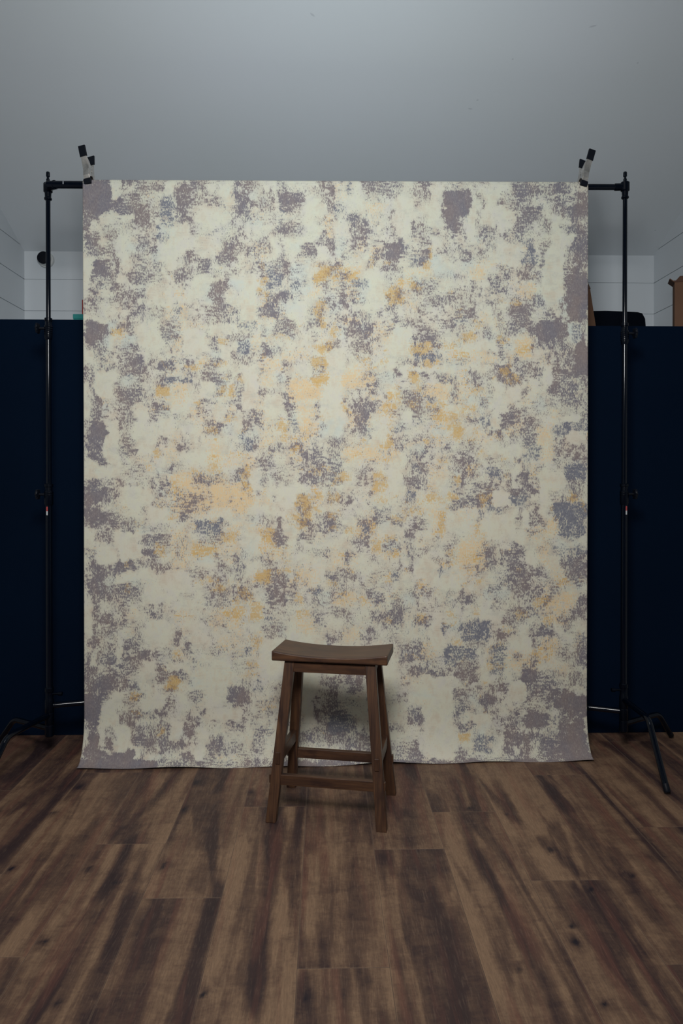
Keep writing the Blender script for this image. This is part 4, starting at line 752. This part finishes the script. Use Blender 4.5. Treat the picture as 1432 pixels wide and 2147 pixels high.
t = thing('crossbar', 'black telescopic crossbar carrying the top of the painted backdrop', 'pole', (0, SY_, (BZ_L + BZ_R) / 2))
zl, zr = BZ_L - t.location.z, BZ_R - t.location.z
yl, yr = tl.y + BAR_R + .003 - SY_, tr.y + BAR_R + .003 - SY_
def barpt(x):
    k = (x - tl.x) / (tr.x - tl.x); return Vector((x, yl + (yr - yl) * k, zl + (zr - zl) * k))
bm = bmesh.new(); sweep(bm, [barpt(SLX + .01), barpt(-.35)], .0165, 28); obj('outer_tube', bm, M_blk, t, True)
bm = bmesh.new(); sweep(bm, [barpt(-.36), barpt(.62)], .0150, 28); obj('middle_tube', bm, M_blk, t, True)
bm = bmesh.new(); sweep(bm, [barpt(.61), barpt(SRX - .02)], .0132, 28); obj('inner_tube', bm, M_blk, t, True)
for x, sg, r in ((SLX, 1, .0165), (SRX, -1, .0132)):
    p = barpt(x); bm = bmesh.new()
    lathe(bm, (p.x, 0, p.z), [(.0135, -.055), (.0165, -.052), (.0165, -.046), (.0135, -.042), (.0145, -.022), (.0195, -.018), (.0195, .018), (.015, .022)])
    q = barpt(x + sg * .045)
    sweep(bm, [Vector((p.x, p.y * .3, p.z)), q], r + .003, 24)
    obj('end_fitting', bm, M_blk2, t, True)
p = barpt(SLX + .085); bm = bmesh.new()
box(bm, p.x - .002, p.x + .002, p.y - .0172, p.y - .0160, p.z - .004, p.z + .009); o = obj('pale_mark', bm, M_mark, t); o['label'] = 'small pale scratch on the tube'

# ------------------------------------------------------------------ spring clamps
def clamp(x, tilt, turn, k, label):
    """local z runs up the clamp, local y is its depth; origin at the bar"""
    b0 = barpt(x) + Vector((0, SY_, t.location.z))
    c = thing('spring_clamp', label, 'clamp', b0, 0, 'metal spring clamps on the backdrop corners')
    c.rotation_euler = (R(-4), tilt, turn); c.location = b0 + Vector((.003 if tilt < 0 else .0, 0, .024))
    def arm(s):
        # side profile (y, z) of one arm: jaw at the bottom, handle at the top
        pr = [(.020, -.026), (.0205, -.004), (.025, .010), (.020, .040), (.021, .060), (.029, .092), (.037, .138)]
        return [(s * y, z) for y, z in pr]
    for s in (-1, 1):
        pr = arm(s); zsh = 0 if s < 0 else -.012
        w = .0142
        def strip(a, b_, th, wid, m_, name, par):
            bm = bmesh.new(); seg = pr[a:b_]; L = []
            for i, (y, z) in enumerate(seg):
                L.append([bm.verts.new((x_, y + dy, z + zsh)) for x_, dy in ((-wid, -th / 2 * s), (wid, -th / 2 * s), (wid, th / 2 * s), (-wid, th / 2 * s))])
            for i in range(len(L) - 1):
                for q in range(4): bm.faces.new((L[i][q], L[i][(q + 1) % 4], L[i + 1][(q + 1) % 4], L[i + 1][q]))
            bm.faces.new(L[0]); bm.faces.new(L[-1][::-1])
            return obj(name, bm, m_, par, False, bevel=.0018)
        # plate with folded cheeks
        a = strip(0, 7, .0035, w, M_chr, 'arm', c); a['label'] = 'bright metal arm'
        bm = bmesh.new()
        for sx in (-1, 1):
            q = [(s * .0225, .002), (s * .0195, .040), (s * .0255, .086), (s * .012, .074), (s * -.004, .046), (s * -.004, .028), (s * .010, .004)]
            A = [bm.verts.new((sx * w - .0008, y, z + zsh)) for y, z in q]; B = [bm.verts.new((sx * w + .0008, y, z + zsh)) for y, z in q]
            bm.faces.new(A); bm.faces.new(B[::-1])
            for i in range(7): bm.faces.new((A[i], B[i], B[(i + 1) % 7], A[(i + 1) % 7]))
        obj('cheek', bm, M_chr, a)
        strip(5, 7, .0085, w + .0022, M_rub, 'handle_grip', c)
        # jaw pad: rounded rubber block
        bm = bmesh.new(); y0 = s * .0195
        sweep(bm, [(-w - .002, y0 - s * .001, -.017), (w + .002, y0 - s * .001, -.017)], .0075, 16)
        for v in bm.verts: v.co.z = -.017 + (v.co.z + .017) * 2.0
        obj('jaw_pad', bm, M_rub, c, True)
    bm = bmesh.new()
    pts = []
    for i in range(90):
        a = i / 90 * 2 * math.pi * 5; pts.append((-.010 + .020 * i / 89, .0065 * math.cos(a), .038 - .004 + .0065 * math.sin(a)))
    sweep(bm, pts, .0011, 6); cyl(bm, (-.016, 0, .034), (.016, 0, .034), .0028, 10)
    o = obj('coil_spring', bm, M_chr, c, True); o['label'] = 'steel coil spring and pin'
    return c
clamp(atY(186, 378, 3.28).x, R(-9), R(-13), 1, 'shiny metal spring clamp with black grips on the left top corner of the backdrop')
clamp(atY(1222, 378, 3.31).x, R(14), R(11), 1, 'shiny metal spring clamp with black grips on the right top corner of the backdrop')

# ------------------------------------------------------------------ stool
M_wood = mat_wood()
def uv_grain(o, axis):
    """lay the grain along the given local axis"""
    me = o.data; lay = me.uv_layers.new(name='grain'); off = random.random() * 9
    for pl in me.polygons:
        n = pl.normal
        for i in pl.loop_indices:
            c = me.vertices[me.loops[i].vertex_index].co
            oth = [k for k in range(3) if k != axis]
            k = oth[0] if abs(n[oth[0]]) < abs(n[oth[1]]) else oth[1]
            lay.data[i].uv = (c[axis] + off, c[k] + off * .3 + .31 * abs(n[oth[0]]))
ST = thing('saddle_stool', 'dark brown wooden saddle-seat stool standing on the plank floor', 'stool', (.036, 2.80, 0), R(-11.5))
HW, HD = .2175, .1025
bm = bmesh.new(); nx, ny = 40, 10
topg = []; botg = []
for j in range(ny + 1):
    y = -HD + 2 * HD * j / ny; a = []; b2 = []
    for i in range(nx + 1):
        x = -HW + 2 * HW * i / nx; q = (x / HW)
        z = .596 + .017 * (abs(q) ** 2.2)
        a.append(bm.verts.new((x, y, z))); b2.append(bm.verts.new((x, y, .576)))
    topg.append(a); botg.append(b2)
for j in range(ny):
    for i in range(nx):
        bm.faces.new((topg[j][i], topg[j][i + 1], topg[j + 1][i + 1], topg[j + 1][i]))
        bm.faces.new((botg[j][i], botg[j + 1][i], botg[j + 1][i + 1], botg[j][i + 1]))
for i in range(nx):
    bm.faces.new((topg[0][i], botg[0][i], botg[0][i + 1], topg[0][i + 1]))
    bm.faces.new((topg[ny][i], topg[ny][i + 1], botg[ny][i + 1], botg[ny][i]))
for j in range(ny):
    bm.faces.new((topg[j][0], topg[j + 1][0], botg[j + 1][0], botg[j][0]))
    bm.faces.new((topg[j][nx], botg[j][nx], botg[j + 1][nx], topg[j + 1][nx]))
seat = obj('seat', bm, M_wood, ST, True, bevel=.004); uv_grain(seat, 0)
LT = {}; 
def legline(sx, sy, z):
    k = 1 - z / .576
    return Vector((sx * (.152 + .052 * k), sy * (.072 + .082 * k), z))
for sy in (-1, 1):
    for sx in (-1, 1):
        bm = bmesh.new(); vs = []
        for z in (0.0, .576):
            c = legline(sx, sy, z)
            for dx, dy in ((-.019, -.015), (.019, -.015), (.019, .015), (-.019, .015)): vs.append(bm.verts.new(c + Vector((dx, dy, 0))))
        bm.faces.new(vs[:4][::-1]); bm.faces.new(vs[4:])
        for k in range(4): bm.faces.new((vs[k], vs[(k + 1) % 4], vs[4 + (k + 1) % 4], vs[4 + k]))
        lg = obj('leg', bm, M_wood, ST, bevel=.0025); uv_grain(lg, 2)
        # tenon ends that stand proud of the leg
        bm = bmesh.new(); c = legline(sx, sy, .228)
        y0 = c.y + sy * .015; box(bm, c.x - .0085, c.x + .0085, min(y0, y0 + sy * .005) - .002, max(y0, y0 + sy * .005), .206, .250)
        q = obj('tenon_end', bm, M_wood, lg, bevel=.002); uv_grain(q, 2)
        bm = bmesh.new(); c = legline(sx, sy, .15)
        x0 = c.x + sx * .019; box(bm, min(x0, x0 + sx * .005) - .002, max(x0, x0 + sx * .005), c.y - .007, c.y + .007, .134, .166)
        q = obj('tenon_end', bm, M_wood, lg, bevel=.002); uv_grain(q, 2)
for sy in (-1, 1):
    a, b_ = legline(-1, sy, .552), legline(1, sy, .552)
    bm = bmesh.new(); box(bm, a.x + .012, b_.x - .012, a.y - .010, a.y + .010, .533, .570); o = obj('apron', bm, M_wood, ST, bevel=.0015); uv_grain(o, 0)
    a, b_ = legline(-1, sy, .15), legline(1, sy, .15)
    bm = bmesh.new(); box(bm, a.x + .010, b_.x - .010, a.y - .011, a.y + .011, .131, .169); o = obj('stretcher', bm, M_wood, ST, bevel=.002); uv_grain(o, 0)
for sx in (-1, 1):
    a, b_ = legline(sx, -1, .552), legline(sx, 1, .552)
    bm = bmesh.new(); box(bm, a.x - .010, a.x + .010, a.y + .01, b_.y - .01, .533, .570); o = obj('apron', bm, M_wood, ST, bevel=.0015); uv_grain(o, 1)
    a, b_ = legline(sx, -1, .228), legline(sx, 1, .228)
    bm = bmesh.new(); box(bm, a.x - .011, a.x + .011, a.y + .008, b_.y - .008, .206, .250); o = obj('stretcher', bm, M_wood, ST, bevel=.002); uv_grain(o, 1)

# ------------------------------------------------------------------ small things beyond
M_white = simple('white_plastic', (.55, .56, .55), .4)
M_dome = simple('black_face', (.002, .003, .007), .4, spec=.2)
c = atY(98, 546, YB)
t2 = thing('wall_camera', 'small round white wall camera with a black face, high on the back wall', 'camera', (c.x, YB, c.z))
bm = bmesh.new(); lathe(bm, (0, 0, 0), [(.046, 0), (.046, -.010), (.043, -.016), (.030, -.018)], 'y', 40); obj('mount', bm, M_white, t2, True)
bm = bmesh.new(); lathe(bm, (-.003, 0, .003), [(.035, -.014), (.0385, -.028), (.037, -.038), (.030, -.042)], 'y', 40)
hd = obj('camera_head', bm, M_white, t2, True)
bm = bmesh.new(); lathe(bm, (-.004, 0, .004), [(.0365, -.040), (.0365, -.044), (.031, -.047), (.010, -.0485)], 'y', 40); o = obj('camera_face', bm, M_dome, hd, True); o['label'] = 'round black face'

LZ = 1.985
M_teal = simple('teal_card', (.008, .21, .20), .6); M_redc = simple('red_card', (.30, .035, .025), .6)
M_card = simple('brown_cardboard', (.150, .082, .052), .85, spec=.15, var=.12, vscale=6)
M_cardd = simple('inner_cardboard', (.115, .062, .044), .85, spec=.15, var=.1, vscale=6)
M_fab = simple('black_fabric', (.002, .0035, .007), .9, spec=.05, bump=(40, .4, .003))
a = atY(153.5, 659, 3.78)
bm = bmesh.new(); box(bm, a.x, a.x + .30, 3.78, 4.0, LZ, a.z); TEALZ = a.z
bm2 = bmesh.new(); box(bm2, a.x - .0015, a.x + .3015, 3.778, 4.002, a.z - .022, a.z + .001)
o = obj('storage_box', bm, M_teal, bevel=.002); tag(o, 'teal box on the ledge, half hidden by the left edge of the backdrop', 'box')
obj('lid', bm2, M_teal, o, bevel=.002)
a = atY(171.5, 628, 3.82)
bm = bmesh.new(); box(bm, a.x, a.x + .22, 3.82, 3.98, TEALZ + .001, a.z)
o = obj('red_box', bm, M_redc, bevel=.002); tag(o, 'thin red edge of a box on top of the teal box', 'box')

# tapered cardboard box just right of the backdrop
p0 = atY(1252, 683, 3.79); p1 = atY(1237.5, 604, 3.79); p2 = atY(1233, 596, 3.79)
bm = bmesh.new(); y0, y1 = 3.79, 3.97; tk = .004
outl = [(.98, LZ), (p0.x + .004, LZ), (p1.x, p1.z), (p2.x - .004, p2.z + .006), (1.04, p2.z + .02)]
A = [bm.verts.new((x, y0, z)) for x, z in outl]; B = [bm.verts.new((x, y1, z)) for x, z in outl]
bm.faces.new(A[::-1]); bm.faces.new(B)
for i in range(5): bm.faces.new((A[i], A[(i + 1) % 5], B[(i + 1) % 5], B[i]))
t3 = obj('cardboard_box', bm, M_card, bevel=.003); tag(t3, 'brown cardboard box with a sloping side, tucked behind the right edge of the backdrop', 'box')
bm = bmesh.new(); w1 = [(p1.x + .001, p1.z - .004), (p2.x - .003, p2.z + .010), (1.10, p2.z + .024), (1.10, p2.z + .019)]
A = [bm.verts.new((x, y0 - .004, z)) for x, z in w1]; B = [bm.verts.new((x, y1 + .004, z)) for x, z in w1]
bm.faces.new(A[::-1]); bm.faces.new(B)
for i in range(4): bm.faces.new((A[i], A[(i + 1) % 4], B[(i + 1) % 4], B[i]))
o = obj('top_flap', bm, M_cardd, t3)

# open box at the right edge
pb_ = atY(1414.5, 592, 3.86)
t4 = thing('open_cardboard_box', 'open brown cardboard box with raised flap in the corner by the right wall', 'box', (pb_.x, 3.86, LZ), R(-20))
bm = bmesh.new(); w_ = .120; d_ = .100; h_ = pb_.z - LZ; k = .004
box(bm, 0, w_, 0, d_, 0, k); box(bm, 0, w_, 0, k, k, h_); box(bm, 0, w_, d_ - k, d_, k, h_); box(bm, 0, k, k, d_ - k, k, h_); box(bm, w_ - k, w_, k, d_ - k, k, h_)
obj('box_body', bm, M_card, t4, bevel=.001)
def flap(p, q, out, name):
    p, q, out = Vector(p), Vector(q), Vector(out); n = (q - p).cross(out).normalized() * .004
    bm = bmesh.new(); a = [p, q, q + out * .96, p + out * .96]
    A = [bm.verts.new(v) for v in a]; B = [bm.verts.new(v + n) for v in a]
    bm.faces.new(A); bm.faces.new(B[::-1])
    for i in range(4): bm.faces.new((A[i], A[(i + 1) % 4], B[(i + 1) % 4], B[i]))
    o = obj(name, bm, M_cardd, t4); return o
flap((-.001, 0, h_), (-.001, d_, h_), (-.024, .012, .024), 'flap')
flap((0, d_, h_), (w_, d_, h_), (0, .03, .04), 'flap')
flap((0, 0, h_), (w_ * .98, 0, h_), (.03, .035, .038), 'flap')

# soft black bag
pl_, pr_ = atY(1236, 684, 3.99), atY(1364, 684, 3.99); pt = atY(1300, 649, 3.99)
bx0, bx1 = pl_.x, pr_.x; bh = pt.z - LZ
prof = [(0, 0), (.004, .35), (.010, .85), (.03, .99), (.30, 1.0), (.60, .98), (.80, .965), (.875, .93), (.91, .82), (.92, .60), (.945, .40), (.985, .18), (1.0, 0)]
bm = bmesh.new(); rings = []
for j, (y, k) in enumerate(((3.985, .90), (3.995, .97), (4.02, 1.0), (4.12, 1.0), (4.20, .98), (4.23, .90))):
    rings.append([bm.verts.new((bx0 + (bx1 - bx0) * (.5 + (px_ - .5) * (.985 if k < 1 else 1)), y, LZ + bh * pz * k)) for px_, pz in prof])
for j in range(len(rings) - 1):
    for i in range(len(prof) - 1): bm.faces.new((rings[j][i], rings[j][i + 1], rings[j + 1][i + 1], rings[j + 1][i]))
    bm.faces.new((rings[j][-1], rings[j][0], rings[j + 1][0], rings[j + 1][-1]))
bm.faces.new(rings[0]); bm.faces.new(rings[-1][::-1])
o = obj('storage_bag', bm, M_fab, None, True); tag(o, 'soft black bag lying on the ledge beside the right light stand', 'bag')

# ------------------------------------------------------------------ light
def area(name, loc, target, sx, sy, power, col=(1, 1, 1), spread=180):
    l = bpy.data.lights.new(name, 'AREA'); l.shape = 'RECTANGLE'; l.size = sx; l.size_y = sy; l.energy = power; l.color = col; l.spread = R(spread)
    o = bpy.data.objects.new(name, l); COL.objects.link(o); o.location = loc
    o.rotation_euler = (Vector(target) - Vector(loc)).to_track_quat('-Z', 'Y').to_euler(); return o
area('softbox_light', (-.10, .25, 2.42), (.0, 3.3, 1.12), .6, .6, 35, (1.0, .985, .965), 122)
area('overhead_bounce_fill', (0.0, 1.75, 3.45), (0.0, 2.3, 0.0), 1.2, .6, 5, (1.0, .985, .96), 140)  # added unseen lamp below the ceiling, standing in for light bounced off it
area('ceiling_bounce', (.05, .55, 2.3), (.05, 3.0, 3.3), .6, .4, 5.9, (.68, .88, 1.0), 92)
wd = bpy.data.worlds.new('world'); sc.world = wd; wd.use_nodes = True
wd.node_tree.nodes['Background'].inputs[0].default_value = (.5, .6, .8, 1); wd.node_tree.nodes['Background'].inputs[1].default_value = .3

vs_ = sc.view_settings; vs_.view_transform = 'Standard'; vs_.look = 'None'; vs_.exposure = 0.0; vs_.gamma = 1.0
try: vs_.use_curve_mapping = False
except Exception: pass
